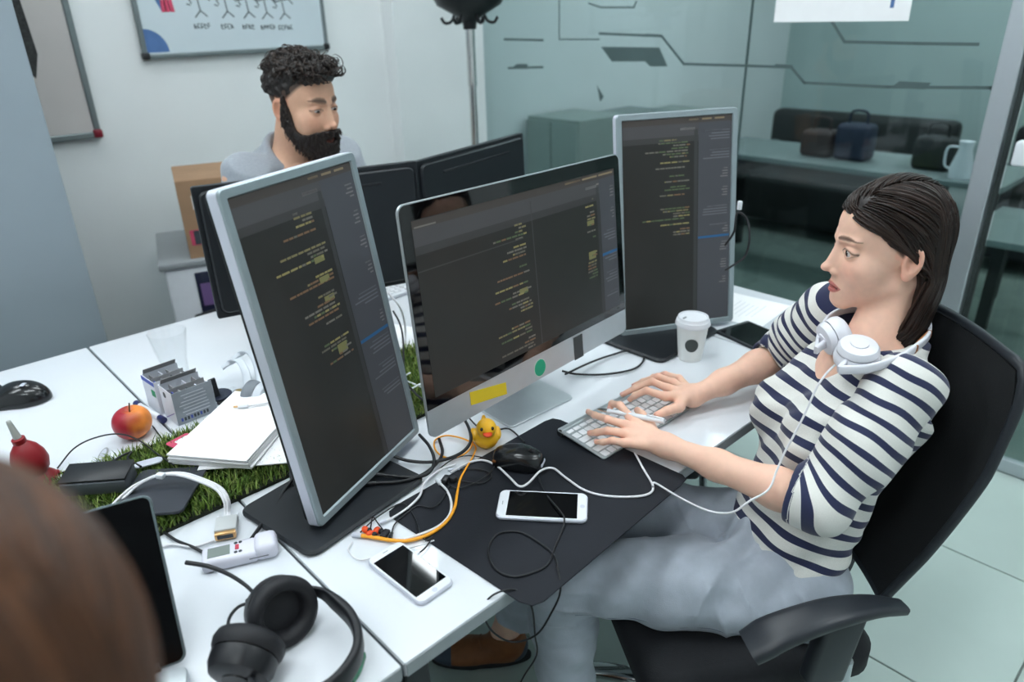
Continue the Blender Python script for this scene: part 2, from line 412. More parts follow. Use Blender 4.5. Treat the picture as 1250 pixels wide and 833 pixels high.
for quad in ([(735, 57), (806, 58), (816, 81), (795, 81), (789, 75), (748, 75)], [(1099, 99), (1138, 101), (1130, 109), (1088, 107)], [(790, 41), (808, 42), (810, 45), (786, 45)], [(948, 78), (968, 79), (970, 83), (944, 82)], [(632, 78), (645, 78), (645, 84), (625, 84)], [(730, 104), (738, 118), (734, 124)]):
    ps = [gpt(*p) for p in quad]; m = MB(); n = len(ps)
    m.add([(X1-.0082, y, z+DZ) for y, z in ps]+[(X1-.0062, y, z+DZ) for y, z in ps], [tuple(range(n)), tuple(range(2*n-1, n-1, -1))]+[(i, i+n, (i+1) % n+n, (i+1) % n) for i in range(n)])
    m.build('shape_decal', 'frosted', gw, world=True)
# glass door with its post
dr = thing('door_1', None, None, (X1, .66, 0), kind='structure')
MB().rbox((X1, .672, CEIL/2), (.06, .062, CEIL), .004).build('post', 'alu', dr, world=True)
MB().rbox((X1, .630, CEIL/2), (.03, .012, CEIL), .002).build('seal', 'gasket', dr, world=True)
MB().box((X1, .15, 1.1), (.012, .93, 2.12)).build('pane', 'clear_pane', dr, world=True)
MB().rbox((X1, .15, .03), (.03, .93, .05), .003).build('bottom_rail', 'alu', dr, world=True)
lk = MB().rbox((X1-.02, .515, .365+DZ), (.05, .17, .075), .008, seg=3).build('lock_case', 'white_plastic', dr, 40, world=True)
mat('brass', C(190, 165, 110), .3, .9)
cy = MB(); cy.lathe([(.0, 0), (.012, 0), (.012, .006), (.010, .008), (0, .008)], (X1-.045, .53, .365+DZ), roty(-math.pi/2), 16).box((X1-.056, .53, .365+DZ), (.016, .003, .012)).box((X1-.062, .51, .362+DZ), (.003, .03, .008))
cy.build('lock_cylinder', 'brass', lk, 40, world=True)
MB().box((X1, -.95, 1.3), (.05, 1.3, 2.6)).build('side_panel', 'plaster', dr, world=True)
MB().box((X1, .15, 2.44), (.05, .93, .5)).build('transom', 'alu', dr, world=True)
# ---- room beyond the glass
struct('floor_2', MB().box(((X1+6.2)/2, .8, -.03), (6.2-X1, 5.2, .06)), 'far_carpet')
struct('wall_far', MB().box((6.2, .8, CEIL/2), (.12, 5.2, CEIL)), 'plaster_far')
# ---- ceiling lamps
mat('lamp_rim', C(225, 228, 228), .4, var=.02)
def lamp(x, y, lx, ly, lab, grp):
    t = thing('ceiling_light', lab, 'light', (x, y, CEIL-.045), group=grp)
    h = MB(); h.box((0, ly/2+.012, .02), (lx+.05, .024, .05)).box((0, -ly/2-.012, .02), (lx+.05, .024, .05)).box((lx/2+.012, 0, .02), (.024, ly, .05)).box((-lx/2-.012, 0, .02), (.024, ly, .05)).box((0, 0, .04), (lx, ly, .008))
    h.build('housing', 'lamp_rim', t); MB().box((0, 0, .012), (lx-.004, ly-.004, .008)).build('diffuser', 'lamp', t)
for a in LAMPS: lamp(*a, 'long white ceiling light panel over the office desks', 'office ceiling lights')
for a in FAR_LAMPS: lamp(*a, 'long white ceiling light panel in the room behind the glass', 'meeting room ceiling lights')
# ---- tall wardrobe on the left
w = thing('wardrobe', 'tall grey-blue cupboard standing beside the grey pinboard on the back wall', 'cupboard', (-.2, 2.72, 0))
MB().box((-.01, .02, 1.05), (1.36, .60, 2.06)).build('body', 'wardrobe_edge', w)
for s in (-1, 1):
    d = MB().rbox((s*.342-.002, -.292, 1.06), (.676, .022, 2.04), .003).build('door', 'wardrobe', w)
    MB().tube([(s*.04, -.305, .95), (s*.04, -.33, .97), (s*.04, -.33, 1.13), (s*.04, -.305, 1.15)], .006, 8).build('handle', 'alu', d)
MB().box((-.01, .04, .012), (1.3, .5, .024)).build('plinth', 'gasket', w)
# ---- boards on the back wall
wb = thing('whiteboard', 'whiteboard with sketches of chairs and a blue-red cube hung above the bearded man', 'whiteboard', (1.41, Y1-.002, 1.40))
MB().box((0, -.012, .50), (.78, .014, .98)).build('panel', 'board', wb)
for nm, c, s in (('rim', (0, -.014, .006), (.80, .026, .018)), ('rim', (0, -.014, .99), (.80, .026, .018)), ('rim', (-.393, -.014, .5), (.016, .026, .98)), ('rim', (.393, -.014, .5), (.016, .026, .98))):
    MB().rbox(c, s, .004).build(nm, 'board_rim', wb)
for x in (-.392, .392):
    for z in (.008, .99): MB().rbox((x, -.016, z), (.028, .032, .028), .007).build('corner_cap', 'black_plastic', wb, 40)
def flat(pts, z=-.0197):
    m = MB(); n = len(pts); m.add([(x, z, y) for x, y in pts]+[(x, z+.0007, y) for x, y in pts], [tuple(range(n)), tuple(range(2*n-1, n-1, -1))]+[(i, i+n, (i+1) % n+n, (i+1) % n) for i in range(n)]); return m
def ink_lines(segs, w=.005):
    m = MB()
    for a, b in segs:
        a, b = A(*a), A(*b); d = nrm(b-a); s = A(-d[1], d[0])*w/2; q = [a-s, b-s, b+s, a+s]; m.add([(x, -.0197, y) for x, y in q]+[(x, -.0192, y) for x, y in q], [(0, 1, 2, 3), (7, 6, 5, 4), (0, 4, 5, 1), (2, 6, 7, 3)])
    return m
r_ = random.Random(3)
for i, x in enumerate((-.155, -.045, .045, .125, .205)):
    g = []
    y0 = .135-.004*i
    g += [((x-.03, y0+.075), (x+.03, y0+.085)), ((x, y0+.075), (x+.005, y0+.03)), ((x+.005, y0+.03), (x-.02, y0+.005)), ((x+.005, y0+.03), (x+.03, y0+.008)), ((x-.03, y0+.075), (x-.045, y0+.12)), ((x+.03, y0+.085), (x+.05, y0+.065)), ((x-.04, y0+.085), (x-.025, y0+.055)), ((x-.03, y0+.12), (x+.02, y0+.13)), ((x+.02, y0+.13), (x+.035, y0+.085)), ((x-.045, y0+.055), (x-.03, y0+.05))]
    ink_lines(g, .0045).build('chair_sketch', 'ink', wb)
    tx = []; k = [5, 4, 4, 5, 5][i]; y1 = y0-.035
    for c in range(k):
        xx = x-.03+c*.0135; tx += [((xx, y1), (xx, y1+.017)), ((xx, y1+.017), (xx+.009, y1+r_.choice([0, .009, .017]))), ((xx, y1+r_.choice([0, .009])), (xx+.009, y1+r_.choice([0, .009])))]
    ink_lines(tx, .0032).build('caption', 'ink', wb)
flat([(.10, .235), (.165, .238), (.165, .262), (.10, .262)]).build('dark_patch', 'ink', wb)
flat([(-.335, .25), (-.30, .165), (-.295, .25)]).build('cube_mark', 'ink_blue', wb); flat([(-.30, .162), (-.25, .162), (-.255, .208), (-.30, .205)]).build('cube_mark', 'ink_red', wb); flat([(-.30, .208), (-.255, .211), (-.26, .25), (-.305, .25)]).build('cube_mark', 'ink', wb)
ink_lines([((-.303, .225), (-.256, .228)), ((-.285, .25), (-.284, .162)), ((-.27, .25), (-.268, .162))], .003).build('cube_grid', 'board', wb)
flat([(-.385, .02)]+[(-.385+.085*math.cos(a), .02+.085*math.sin(a)) for a in np.linspace(0, math.pi/2, 12)]).build('arc_mark', 'ink_blue', wb)
gb = thing('pinboard', 'grey board with a metal rim hung next to the tall cupboard', 'board', (.42, Y1-.002, 1.135))
MB().box((0, -.012, .55), (.72, .014, 1.10)).build('panel', 'board_grey', gb)
for c, s in (((0, -.014, .008), (.74, .026, .024)), ((0, -.014, 1.09), (.74, .026, .024)), ((-.363, -.014, .55), (.022, .026, 1.1)), ((.363, -.014, .55), (.022, .026, 1.1))): MB().rbox(c, s, .005).build('rim', 'board_rim', gb)
mat('cap_red', C(120, 20, 40), .4); MB().rbox((.362, -.018, .012), (.032, .034, .032), .008).build('corner_cap', 'cap_red', gb, 40)
mat('patch', C(52, 54, 54), .9, var=.5, vs=120); m_ = flat([(.155, .55), (.225, .50), (.235, .30), (.21, .22), (.19, .24), (.155, .34)]); m_.build('cloth_patch', 'patch', gb)
# ---- coat rack
ck = CAM+ray(576, 90)*3.02
cr = thing('coat_rack', 'black and chrome coat rack standing in the corner by the glass', 'coat rack', (ck[0], ck[1], 0))
MB().lathe([(.0, 0), (.17, 0), (.17, .012), (.03, .03), (.022, .05), (0, .05)], n=32).build('foot', 'black_plastic', cr, 40)
MB().lathe([(.016, .04), (.016, 1.25), (.0195, 1.25), (.0195, 1.265), (.019, 1.27), (.019, 1.50), (0, 1.50)], n=16).build('pole', 'chrome', cr, 40)
MB().lathe([(0, 1.47), (.026, 1.47), (.03, 1.50), (.055, 1.52), (.13, 1.56), (.15, 1.60), (.14, 1.63), (.03, 1.68), (0, 1.69)], n=24).build('hub', 'black_plastic', cr, 40)
for k in range(6):
    a = k*math.pi/3+.3; u = A(math.cos(a), math.sin(a), 0)
    MB().tube(spline([u*.06+A(0, 0, 1.525), u*.075+A(0, 0, 1.50), u*.10+A(0, 0, 1.495), u*.115+A(0, 0, 1.515)]), .006, 8).build('hook', 'black_plastic', cr, 60)
    MB().tube(spline([u*.10+A(0, 0, 1.60), u*.17+A(0, 0, 1.62), u*.20+A(0, 0, 1.68)]), .008, 8).build('hook', 'black_plastic', cr, 60)
# ---- tower case and carton behind the man
tw = thing('computer_case', 'white computer case with a dark glass side panel beneath the cardboard carton', 'computer case', (.98, 2.80, 0), rotz(RAD(-18)))
MB().rbox((0, 0, .365), (.33, .46, .72), .01).build('body', 'white_plastic', tw, 40)
MB().rbox((0, 0, .735), (.36, .48, .025), .006).build('top_plate', 'grey_plastic', tw, 40)
mat('tinted_blue_sheen', C(44, 46, 68), .08, var=.3, vs=5, coat=.4); mat('purple_reflection', C(96, 76, 118), .4, emit=.2)  # bluish reflection is put into the dark glass colour
sp = MB().rbox((.045, -.232, .475), (.23, .008, .45), .004).build('side_window', 'tinted_blue_sheen', tw)
MB().box((.045, -.2365, .615), (.205, .002, .085)).build('reflection_strip', 'purple_reflection', sp)  # purple reflection on the window, painted as a faintly glowing strip
MB().rbox((-.135, -.233, .50), (.012, .008, .045), .003).build('latch', 'black_plastic', tw)
MB().box((0, 0, .004), (.30, .40, .008)).build('feet', 'black_rubber', tw)
mat('card', C(158, 126, 98), .85, var=.05, vs=14, bump=.1, bs=60); mat('tape', C(205, 200, 196), .4)
RC = rotz(RAD(-18)); bx = thing('cardboard_carton', 'brown cardboard carton with white stickers on top of the white computer case', 'carton', (1.09, 2.71, .748), RC)
t_ = .004; W_, D_, H_ = .40, .32, .275
for c, s in (((0, -D_/2, H_/2), (W_, t_, H_)), ((0, D_/2, H_/2), (W_, t_, H_)), ((-W_/2, 0, H_/2), (t_, D_, H_)), ((W_/2, 0, H_/2), (t_, D_, H_)), ((0, 0, t_/2), (W_, D_, t_)), ((0, -D_/4, H_), (W_, D_/2-.002, t_)), ((0, D_/4, H_), (W_, D_/2-.002, t_))): MB().box(c, s).build('panel', 'card', bx)
MB().box((-W_/2-.003, -.02, .20), (.001, .05, .05)).build('sticker', 'tape', bx); MB().box((-W_/2-.003, -.06, .10), (.001, .07, .06)).build('sticker', 'tape', bx); MB().box((-.13, -D_/2-.003, .20), (.06, .001, .05)).build('sticker', 'tape', bx); MB().box((-.165, -D_/2-.003, .075), (.045, .001, .055)).build('sticker', 'ink_red', bx); MB().box((-.155, -D_/2-.0035, .075), (.04, .001, .05)).build('sticker', 'ink', bx)
# ---- sheet on the glass
a, b = gpt(946, 27), gpt(1110, 27)
sh = MB(); sh.box((X1-.009, (a[0]+b[0])/2, DZ+a[1]+.21), (.0012, abs(a[0]-b[0]), .42)); so = sh.build('paper_sheet', 'paper'); tag(so, 'white paper sheet stuck on the glass partition', 'paper')
MB().box((X1-.0100, b[0]+.06, DZ+a[1]+.055), (.0008, .012, .03)).build('blue_mark', 'ink_blue', so)
# ---- furniture beyond the glass
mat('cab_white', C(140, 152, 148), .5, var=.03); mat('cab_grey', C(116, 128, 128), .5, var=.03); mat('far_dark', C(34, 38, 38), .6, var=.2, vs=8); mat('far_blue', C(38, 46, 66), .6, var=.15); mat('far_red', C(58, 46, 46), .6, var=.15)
def cabinet(x, y, w, d, h, m, lab, grp=None):
    t = thing('cabinet', lab, 'cabinet', (x, y, 0), group=grp); MB().rbox((0, 0, h/2), (d, w, h), .006).build('body', m, t)
    for s in (-1, 1):
        dd = MB().rbox((-d/2-.008, s*w/4, h/2), (.016, w/2-.008, h-.04), .003).build('door', m, t); MB().rbox((-d/2-.022, s*.03, h*.55), (.012, .012, .12), .003).build('handle', 'alu', dd)
cabinet(3.25, 2.93, .40, .40, .98, 'cab_white', 'small pale cabinet behind the glass right by the coat rack'); cabinet(3.75, 2.85, .5, .42, .95, 'cab_grey', 'grey cabinet behind the glass beside the small pale one')
cabinet(4.3, 2.93, .46, .42, .90, 'cab_white', 'wide pale cabinet behind the glass next to the red binder')
bd = thing('binder', 'dark red upright binder standing on the floor between the two glass-room cabinets', 'binder', (3.75, 2.53, 0)); MB().rbox((0, 0, .42), (.28, .07, .84), .006).build('cover', 'far_dark', bd); MB().box((-.142, 0, .55), (.003, .05, .2)).build('spine_label', 'far_red', bd)
def table(x, y, lx, ly, h, lab):
    t = thing('table', lab, 'table', (x, y, 0)); MB().rbox((0, 0, h-.015), (lx, ly, .03), .004).build('top', 'cab_grey', t)
    for sx in (-1, 1):
        for sy in (-1, 1): MB().box((sx*(lx/2-.05), sy*(ly/2-.05), (h-.03)/2), (.05, .05, h-.03)).build('leg', 'far_dark', t)
table(4.3, 1.75, .6, 1.7, .72, 'long pale table behind the glass partition')
table(3.75, .35, .65, 1.1, .62, 'low table behind the glass door')
def sofa(x, y, ry, w, lab, m):
    t = thing('armchair', lab, 'armchair', (x, y, 0), rotz(ry)); MB().rbox((0, 0, .25), (w, .6, .34), .05, seg=3).build('seat', m, t, 50); MB().rbox((0, .27, .50), (w, .16, .62), .05, seg=3).build('backrest', m, t, 50)
    for s in (-1, 1): MB().rbox((s*(w/2-.06), 0, .38), (.12, .6, .42), .04, seg=3).build('arm', m, t, 50)
    for sx in (-1, 1):
        for sy in (-1, 1): MB().box((sx*(w/2-.08), sy*.24, .04), (.04, .04, .08)).build('foot', 'dark_steel', t)
sofa(5.2, 2.2, -math.pi/2, 1.3, 'dark wide armchair behind the long glass-room table', 'far_dark')
sofa(5.3, .7, -math.pi/2, 1.1, 'black armchair facing the low table behind the glass', 'black_rubber')
for i, (y, m, h, lab) in enumerate(((1.72, 'far_blue', .20, 'dark blue bag on the long glass-room table'), (1.92, 'far_red', .15, 'dark red bag on the long glass-room table'), (1.30, 'far_dark', .17, 'black bag on the long glass-room table'))):
    t = thing('bag', lab, 'bag', (4.25, y, .72)); MB().rbox((0, 0, h/2), (.14, .19, h), .03, seg=3).build('body', m, t, 50); MB().tube(spline([(0, -.05, h-.005), (0, -.04, h+.06), (0, .04, h+.06), (0, .05, h-.005)]), .007, 8).build('handle', m, t, 60)
t = thing('carafe', 'small white carafe on the long glass-room table', 'carafe', (4.1, 1.12, .72)); MB().lathe([(0, 0), (.05, 0), (.055, .05), (.03, .14), (.035, .18), (0, .18)]).build('body', 'white_plastic', t, 40); MB().tube(spline([(0, .03, .15), (0, .08, .14), (0, .08, .06), (0, .05, .04)]), .006, 8).build('handle', 'white_plastic', t, 60)
t = thing('projector', 'flat dark projector on the low table behind the glass door', 'projector', (3.7, .15, .62)); MB().rbox((0, 0, .055), (.24, .30, .09), .012, seg=3).build('body', 'far_dark', t, 40); MB().lathe([(0, 0), (.03, 0), (.032, .02), (0, .02)], (-.12, .05, .055), roty(-math.pi/2), 16).build('lens', 'black_glass', t, 40); MB().box((0, 0, .005), (.18, .22, .01)).build('feet', 'black_rubber', t)
# ------------------------------------------------------------------ desks
def desk(x0, x1, y0, y1, lab, legs=((0, 0), (1, 0), (0, 1), (1, 1))):
    t = thing('desk', lab, 'desk', ((x0+x1)/2, (y0+y1)/2, 0)); w, d = x1-x0, y1-y0
    top = MB(); top.plate((0, 0, DZ-.025), w, d, .025, .003, .0008, seg=2); o = top.build('top', ['laminate'], t)
    eb = MB()
    for c, s in (((0, -d/2-.0006, DZ-.0138), (w-.004, .0014, .0222)), ((0, d/2+.0006, DZ-.0138), (w-.004, .0014, .0222)), ((-w/2-.0006, 0, DZ-.0138), (.0014, d-.004, .0222)), ((w/2+.0006, 0, DZ-.0138), (.0014, d-.004, .0222))): eb.box(c, s)
    eb.build('edge_band', 'edge_band', t)
    for i, j in legs:
        lx = (-1 if i == 0 else 1)*(w/2-.035); ly = (-1 if j == 0 else 1)*(d/2-.05)
        MB().rbox((lx, ly, (DZ-.025)/2), (.045, .045, DZ-.025), .004).build('leg', 'dark_steel', t)
    MB().box((0, -d/2+.06, DZ-.047), (w-.1, .03, .044)).build('front_rail', 'dark_steel', t); MB().box((0, d/2-.06, DZ-.047), (w-.1, .03, .044)).build('back_rail', 'dark_steel', t)
    return t
SX = .362
desk(SX+.003, 1.580, .628, 1.283, 'white desk under the large desktop computer and the black desk mat')
desk(-1.06, SX-.003, .628, 1.283, 'white desk under the open laptop and the black headphones')
desk(SX+.003, 1.580, 1.289, 2.094, 'white desk in front of the bearded man')
desk(-1.06, SX-.003, 1.289, 2.094, 'white desk under the red rubber blower')
desk(1.586, 1.962, .628, 2.094, 'narrow white desk between the coffee cup and the glass partition')
# ------------------------------------------------------------------ grass runner
mat('turf_base', C(28, 34, 22), .9, var=.2)
def turf_mat():
    m = mat('turf', C(70, 98, 36), .6, attr='Col', var=.2, vs=60); return m
turf_mat()
g = thing('grass_runner', 'strip of artificial green grass lying along the middle of the desks', 'artificial grass', (.3, 1.29, DZ))
GX0, GX1, GY0, GY1 = -.75, 1.30, 1.140, 1.443
MB().plate(((GX0+GX1)/2, (GY0+GY1)/2, DZ), GX1-GX0, GY1-GY0, .006, .004).build('backing', 'turf_base', g, world=True)
N = 42000
bx_ = rng.uniform(GX0, GX1, N); by_ = rng.uniform(GY0, GY1, N); sel = bx_ > -.25; N2 = N
h_ = rng.uniform(.010, .024, N); az = rng.uniform(0, 2*math.pi, N); ln = rng.uniform(.1, .9, N)*h_; wv = rng.uniform(.0009, .0017, N)
ux, uy = np.cos(az), np.sin(az); B0 = np.stack([bx_, by_, np.full(N, DZ+.005)], 1); sd = np.stack([-uy, ux, np.zeros(N)], 1)*wv[:, None]; dr_ = np.stack([ux, uy, np.zeros(N)], 1)
p1 = B0+np.stack([np.zeros(N), np.zeros(N), h_*.62], 1)+dr_*(ln*.35)[:, None]; p2 = B0+np.stack([np.zeros(N), np.zeros(N), h_], 1)+dr_*ln[:, None]
V = np.stack([B0-sd, B0+sd, p1+sd*.8, p1-sd*.8, p2+sd*.12, p2-sd*.12], 1).reshape(-1, 3); q = np.arange(N)[:, None]*6
F = np.concatenate([q+np.array([0, 1, 2, 3]), q+np.array([3, 2, 4, 5])])
base_c = np.array([C(112, 138, 56), C(86, 116, 42), C(142, 158, 84), C(70, 96, 34)])[rng.integers(0, 4, N)]
gm = fast_mesh('blades', V, F, {'Col': np.repeat(base_c, 6, 0)}); tag(mesh_obj('blades', gm, 'turf', g, True), kind='stuff')
# ------------------------------------------------------------------ desk mat
mat('mat_rubber', C(26, 29, 36), .62, spec=.3, var=.18, vs=7, bump=.12, bs=220)
mo = [D(476, 631)[:2], D(560, 700)[:2], D(622, 722)[:2]*1+A(0, -.002), D(655, 741)[:2], D(668, 733)[:2], D(838, 588)[:2], D(826, 572)[:2], D(700, 521)[:2], D(686, 513)[:2], D(672, 511)[:2], D(655, 520)[:2], D(540, 580)[:2]]
mo = [A(.530, .905), A(.545, .700), A(.552, .600), A(.560, .580), A(.580, .574), A(.96, .598), A(.985, .602), A(.992, .615), A(.978, .915), A(.970, .932), A(.95, .936), A(.56, .922), A(.537, .916)]
mm = MB(); mm.prism([tuple(p) for p in mo], .0025, (0, 0, DZ+.0004), be=.0006); t = mm.build('desk_mat', 'mat_rubber'); tag(t, 'worn black desk mat overhanging the front edge of the white desk', 'desk mat')
# ------------------------------------------------------------------ monitors
mat('scr_dark', C(35, 36, 35), .30, var=.02, emit=.55, spec=.35)
mat('scr_ink', C(60, 62, 66), .5, attr='Col', emit=.5)
mat('mon_black', C(27, 31, 36), .42, var=.05, vs=50, bump=.03, bs=300)
mat('sticky_yellow', C(232, 200, 40), .7, var=.03); mat('sticker_green', C(22, 160, 120), .5, var=.02); mat('sticker_rim', C(200, 225, 215), .5); mat('sticker_black', C(58, 62, 64), .5, var=.05)
def frame_of(yaw, tilt, roll=0.0):
    n = A(math.cos(yaw)*math.cos(tilt), math.sin(yaw)*math.cos(tilt), math.sin(tilt)); r = nrm(np.cross((0, 0, 1), n)); u = np.cross(n, r)
    c, s = math.cos(roll), math.sin(roll); r2 = c*r+s*u; u2 = -s*r+c*u
    return np.stack([r2, u2, n], 1)          # columns: right, up, out of the screen
class Ink:
    def __init__(s): s.v = []; s.c = []
    def q(s, x, y, w, h, col): s.v.append((x, y, w, h)); s.c.append(col)
    def build(s, parent, z, name='screen_text'):
        V = []; F = []; cc = []
        for i, ((x, y, w, h), c) in enumerate(zip(s.v, s.c)):
            zz = z+.00002*(i % 7); V += [(x, y, zz), (x+w, y, zz), (x+w, y-h, zz), (x, y-h, zz)]; F.append((4*i+3, 4*i+2, 4*i+1, 4*i)); cc += [C(*c)]*4
        F = [f[::-1] for f in F]
        me = fast_mesh(name, np.array(V), np.array(F), {'Col': np.array(cc)}); return mesh_obj(name, me, 'scr_ink', parent)
def code_block(k, R, xr, y, n, W, lh, seed):
    """ragged right-aligned lines ending at xr"""
    cols = [(98, 93, 66), (112, 106, 70), (80, 78, 70), (92, 72, 54), (66, 78, 56), (88, 86, 80)]
    r = random.Random(seed); yy = y; i = 0
    while i < n:
        m = r.random()
        if m < .40: yy -= lh; i += 1; continue
        ln = W*r.choice([.12, .2, .3, .35, .5, .2]); x = xr-r.choice([0, .0, .02, .04, .06])*W; c = r.choice(cols)
        while ln > 0.004:
            w = min(ln, r.uniform(.006, .022)); k.q(x-w, yy, w*.86, lh*.52, c if r.random() < .75 else r.choice(cols)); x -= w; ln -= w
        if m > .92: k.q(xr-.05*W-.028, yy+lh*.2, .026, lh*1.5, (96, 96, 62))
        yy -= lh; i += 1
def panel_ui(par, W, H, portrait, z, seed, text=True):
    k = Ink(); r = random.Random(seed); x0, y0 = -W/2, H/2
    side = .31*W if portrait else .10*W; sx = W/2-side
    k.q(x0, y0, W, .014, (54, 50, 48)); k.q(x0, y0-.014, W-side, .030, (58, 58, 60)); k.q(x0, y0-.044, W-side, .014, (46, 46, 47))
    k.q(sx, y0-.014, side, H-.014, (56, 58, 63))
    k.q(sx-.012, y0-.03, .010, H-.03, (44, 45, 46))
    for i in range(3): k.q(W/2-.16*W-i*.12*W if portrait else W/2-.1*W-i*.1*W, y0-.004, .09*W, .004, (110, 98, 78))
    k.q(sx-.05, y0-.024, .04, .006, (104, 104, 104)); k.q(W/2-.07, y0-.022, .066, .0035, (100, 96, 92))
    lh = .0068
    yy = y0-.034; run = 0
    while yy > -H/2+.03:
        if run <= 0: run = r.randint(4, 14); ind = r.choice([.12, .25, .4]); big = r.random() < .35
        ln = side*(r.uniform(.45, .8) if big else r.uniform(.06, .22)+.1*ind); xr = W/2-.004-ind*side*.12
        k.q(xr-ln, yy, ln, lh*.42, (92, 90, 92) if not big else (80, 82, 88)); yy -= lh; run -= 1
        if yy < -H/2*.62 and portrait: break
    yb = y0-.57*H; k.q(sx+.001, yb, side-.002, .006, (28, 74, 112))
    if portrait: code_block(k, None, sx-.022, y0-.05, 40, W*.8, lh, seed+1)
    else:
        code_block(k, None, sx-.018, y0-.05, 26, W*.18, lh, seed+1); code_block(k, None, -.012, y0-.042, 40, W*.33, lh, seed+2)
        k.q(.004, y0-.02, .003, H-.02, (50, 50, 51)); k.q(x0, y0-.085, W*.46, .0025, (48, 48, 48)); k.q(x0+.004, y0-.010, .05, .003, (90, 88, 84))
    k.build(par, z)
def portrait_monitor(name, lab, C0, yaw, tilt, roll, bc, brot, seed, W=.299, H=.538):
    R = frame_of(yaw, tilt, roll); c = A(C0[0], C0[1], DZ+C0[2])
    t = thing(name, lab, 'monitor', (bc[0], bc[1], DZ)); Rt = M4(R, c)
    bw = .0155
    def P(nm, mb, m, par=t, smooth=None):
        o = mb.build(nm, m, par, smooth); o.matrix_parent_inverse = wmat(par).inverted() @ Rt if par is t else Matrix.Identity(4); return o
    # bezel ring
    o_, i_ = rrect(W+2*bw, H+2*bw, .010), rrect(W, H, .0012); n = len(o_); m = MB()
    rings = [(o_, -.022), (o_, .0005), (rrect(W+2*bw-.003, H+2*bw-.003, .009), .0025), (rrect(W+.004, H+.004, .002), .0025), (i_, -.0012)]
    v = []
    for ring, z in rings: v += [(x, y, z) for x, y in ring]
    f = []
    for l in range(len(rings)-1):
        for i in range(n): j = (i+1) % n; f.append((l*n+i, l*n+j, (l+1)*n+j, (l+1)*n+i))
    f.append(tuple(range(n-1, -1, -1))); m.add(v, f); P('bezel', m, 'silver_bezel', smooth=35)
    m = MB(); m.prism(rrect(W+2*bw+.0012, H+2*bw+.0012, .010), .021, (0, 0, -.0225), be=.002); P('side_frame', m, 'silver_side', smooth=35)
    b = MB(); b.prism(rrect(W+2*bw-.006, H+2*bw-.006, .012), .014, (0, 0, -.036), be=.006); b.prism(rrect(.20, .30, .03), .016, (0, 0, -.050), be=.008); P('back_cover', b, 'black_plastic', smooth=40)
    s = MB(); s.box((0, 0, -.002), (W+.001, H+.001, .002)); so = P('screen', s, 'scr_dark'); panel_ui(so, W-.002, H-.002, True, .0001-.0006, seed)
    # column and foot
    top = c+R@A(0, 0, -.052); bx_, by_ = bc; Rb = rotz(brot)
    q_ = c+R@A(0, 0, -.085); col = A(q_[0], q_[1], DZ); back = A(q_[0]-bx_, q_[1]-by_, 0); nk = MB()
    nk.rbox(col+A(0, 0, .165), (.07, .04, .31), .012, rotz(yaw+math.pi/2), seg=3); nk.build('column', 'black_plastic', t, 40, world=True)
    h = top+R@A(0, 0, .004); e = col+A(0, 0, h[2]-DZ); MB().tube([e, h], .028, 14).build('hinge', 'black_plastic', t, 40, world=True)
    m = MB(); m.plate((bx_, by_, DZ+.0005), .270, .205, .011, .022, .004, Rb, 6); fo = m.build('foot', 'mon_black', t, 40, world=True)
    MB().lathe([(.0, 0), (.062, 0), (.062, .006), (.055, .010), (0, .010)], tuple(A(bx_, by_, DZ+.0115)+back*.75), n=32).build('swivel_ring', 'mon_black', fo, 40, world=True)
    return t, R, c
k_ = .923
portrait_monitor('monitor', 'silver portrait monitor beside the stack of papers, showing code', (.597*k_, 1.133*k_, .80+k_*(.259-.80)), RAD(293.38), RAD(8.8), RAD(-.17), (.492, 1.022), RAD(9), 11)
monR = portrait_monitor('monitor', 'silver portrait monitor behind the paper coffee cup, showing code', (1.685*k_, 1.131*k_, .80+k_*(.246-.80)), RAD(241.3), RAD(7.83), RAD(.47), (1.478, 1.025), RAD(1), 29, H=.531)
# ------------------------------------------------------------------ all-in-one computer
W, H = .65, .419; R = frame_of(RAD(276.5), RAD(6.4), RAD(-1.2)); c = A(.962, .974, DZ+.307)
im = thing('desktop_computer', 'large silver all-in-one desktop computer with yellow and green stickers on its chin', 'computer', (.975, 1.05, DZ)); Rt = M4(R, c)
def P(nm, mb, m, par=im, smooth=None):
    o = mb.build(nm, m, par, smooth); o.matrix_parent_inverse = (wmat(im).inverted() @ Rt) if par is im else Matrix.Identity(4); return o
chin = .056
b = MB(); out = rrect(W, H, .016, 6); n = len(out)
v = []; lv = [(1.0, 0), (1.0, -.005), (.93, -.014), (.7, -.030), (.35, -.042), (.05, -.044)]
for s_, z in lv: v += [(x*s_, y*s_, z) for x, y in out]
f = []
for l in range(len(lv)-1):
    for i in range(n): j = (i+1) % n; f.append((l*n+i, (l+1)*n+i, (l+1)*n+j, l*n+j))
f.append(tuple(range(n))); f.append(tuple((len(lv)-1)*n+i for i in range(n-1, -1, -1))); b.add(v, f); P('housing', b, 'alu_light', smooth=40)
gl = [(x, y) for x, y in rrect(W-.004, H-.004, .0145, 6)]; yc = -H/2+chin; up = [p for p in gl if p[1] > yc]; up = sorted(up, key=lambda p: 0); 
gu = [p for p in gl[:14]]+[(-W/2+.002, yc), (W/2-.002, yc)]
m = MB(); m.prism(gu, .0012, (0, 0, .0001)); P('front_glass', m, 'black_glass')
SW, SH = .603, .316; s = MB(); s.box((0, 0, 0), (SW, SH, .0006)); so = s.build('screen', 'scr_dark', im); so.matrix_parent_inverse = wmat(im).inverted() @ Rt @ Matrix.Translation((0, yc+.018+SH/2, .0014)); panel_ui(so, SW-.002, SH-.002, False, .0005, 5)
def on_panel(px, py):
    r = ray(px, py); nn = R[:, 2]; tt = ((c-CAM)@nn)/(r@nn); q = (CAM+r*tt-c)@R; return q[0], q[1]
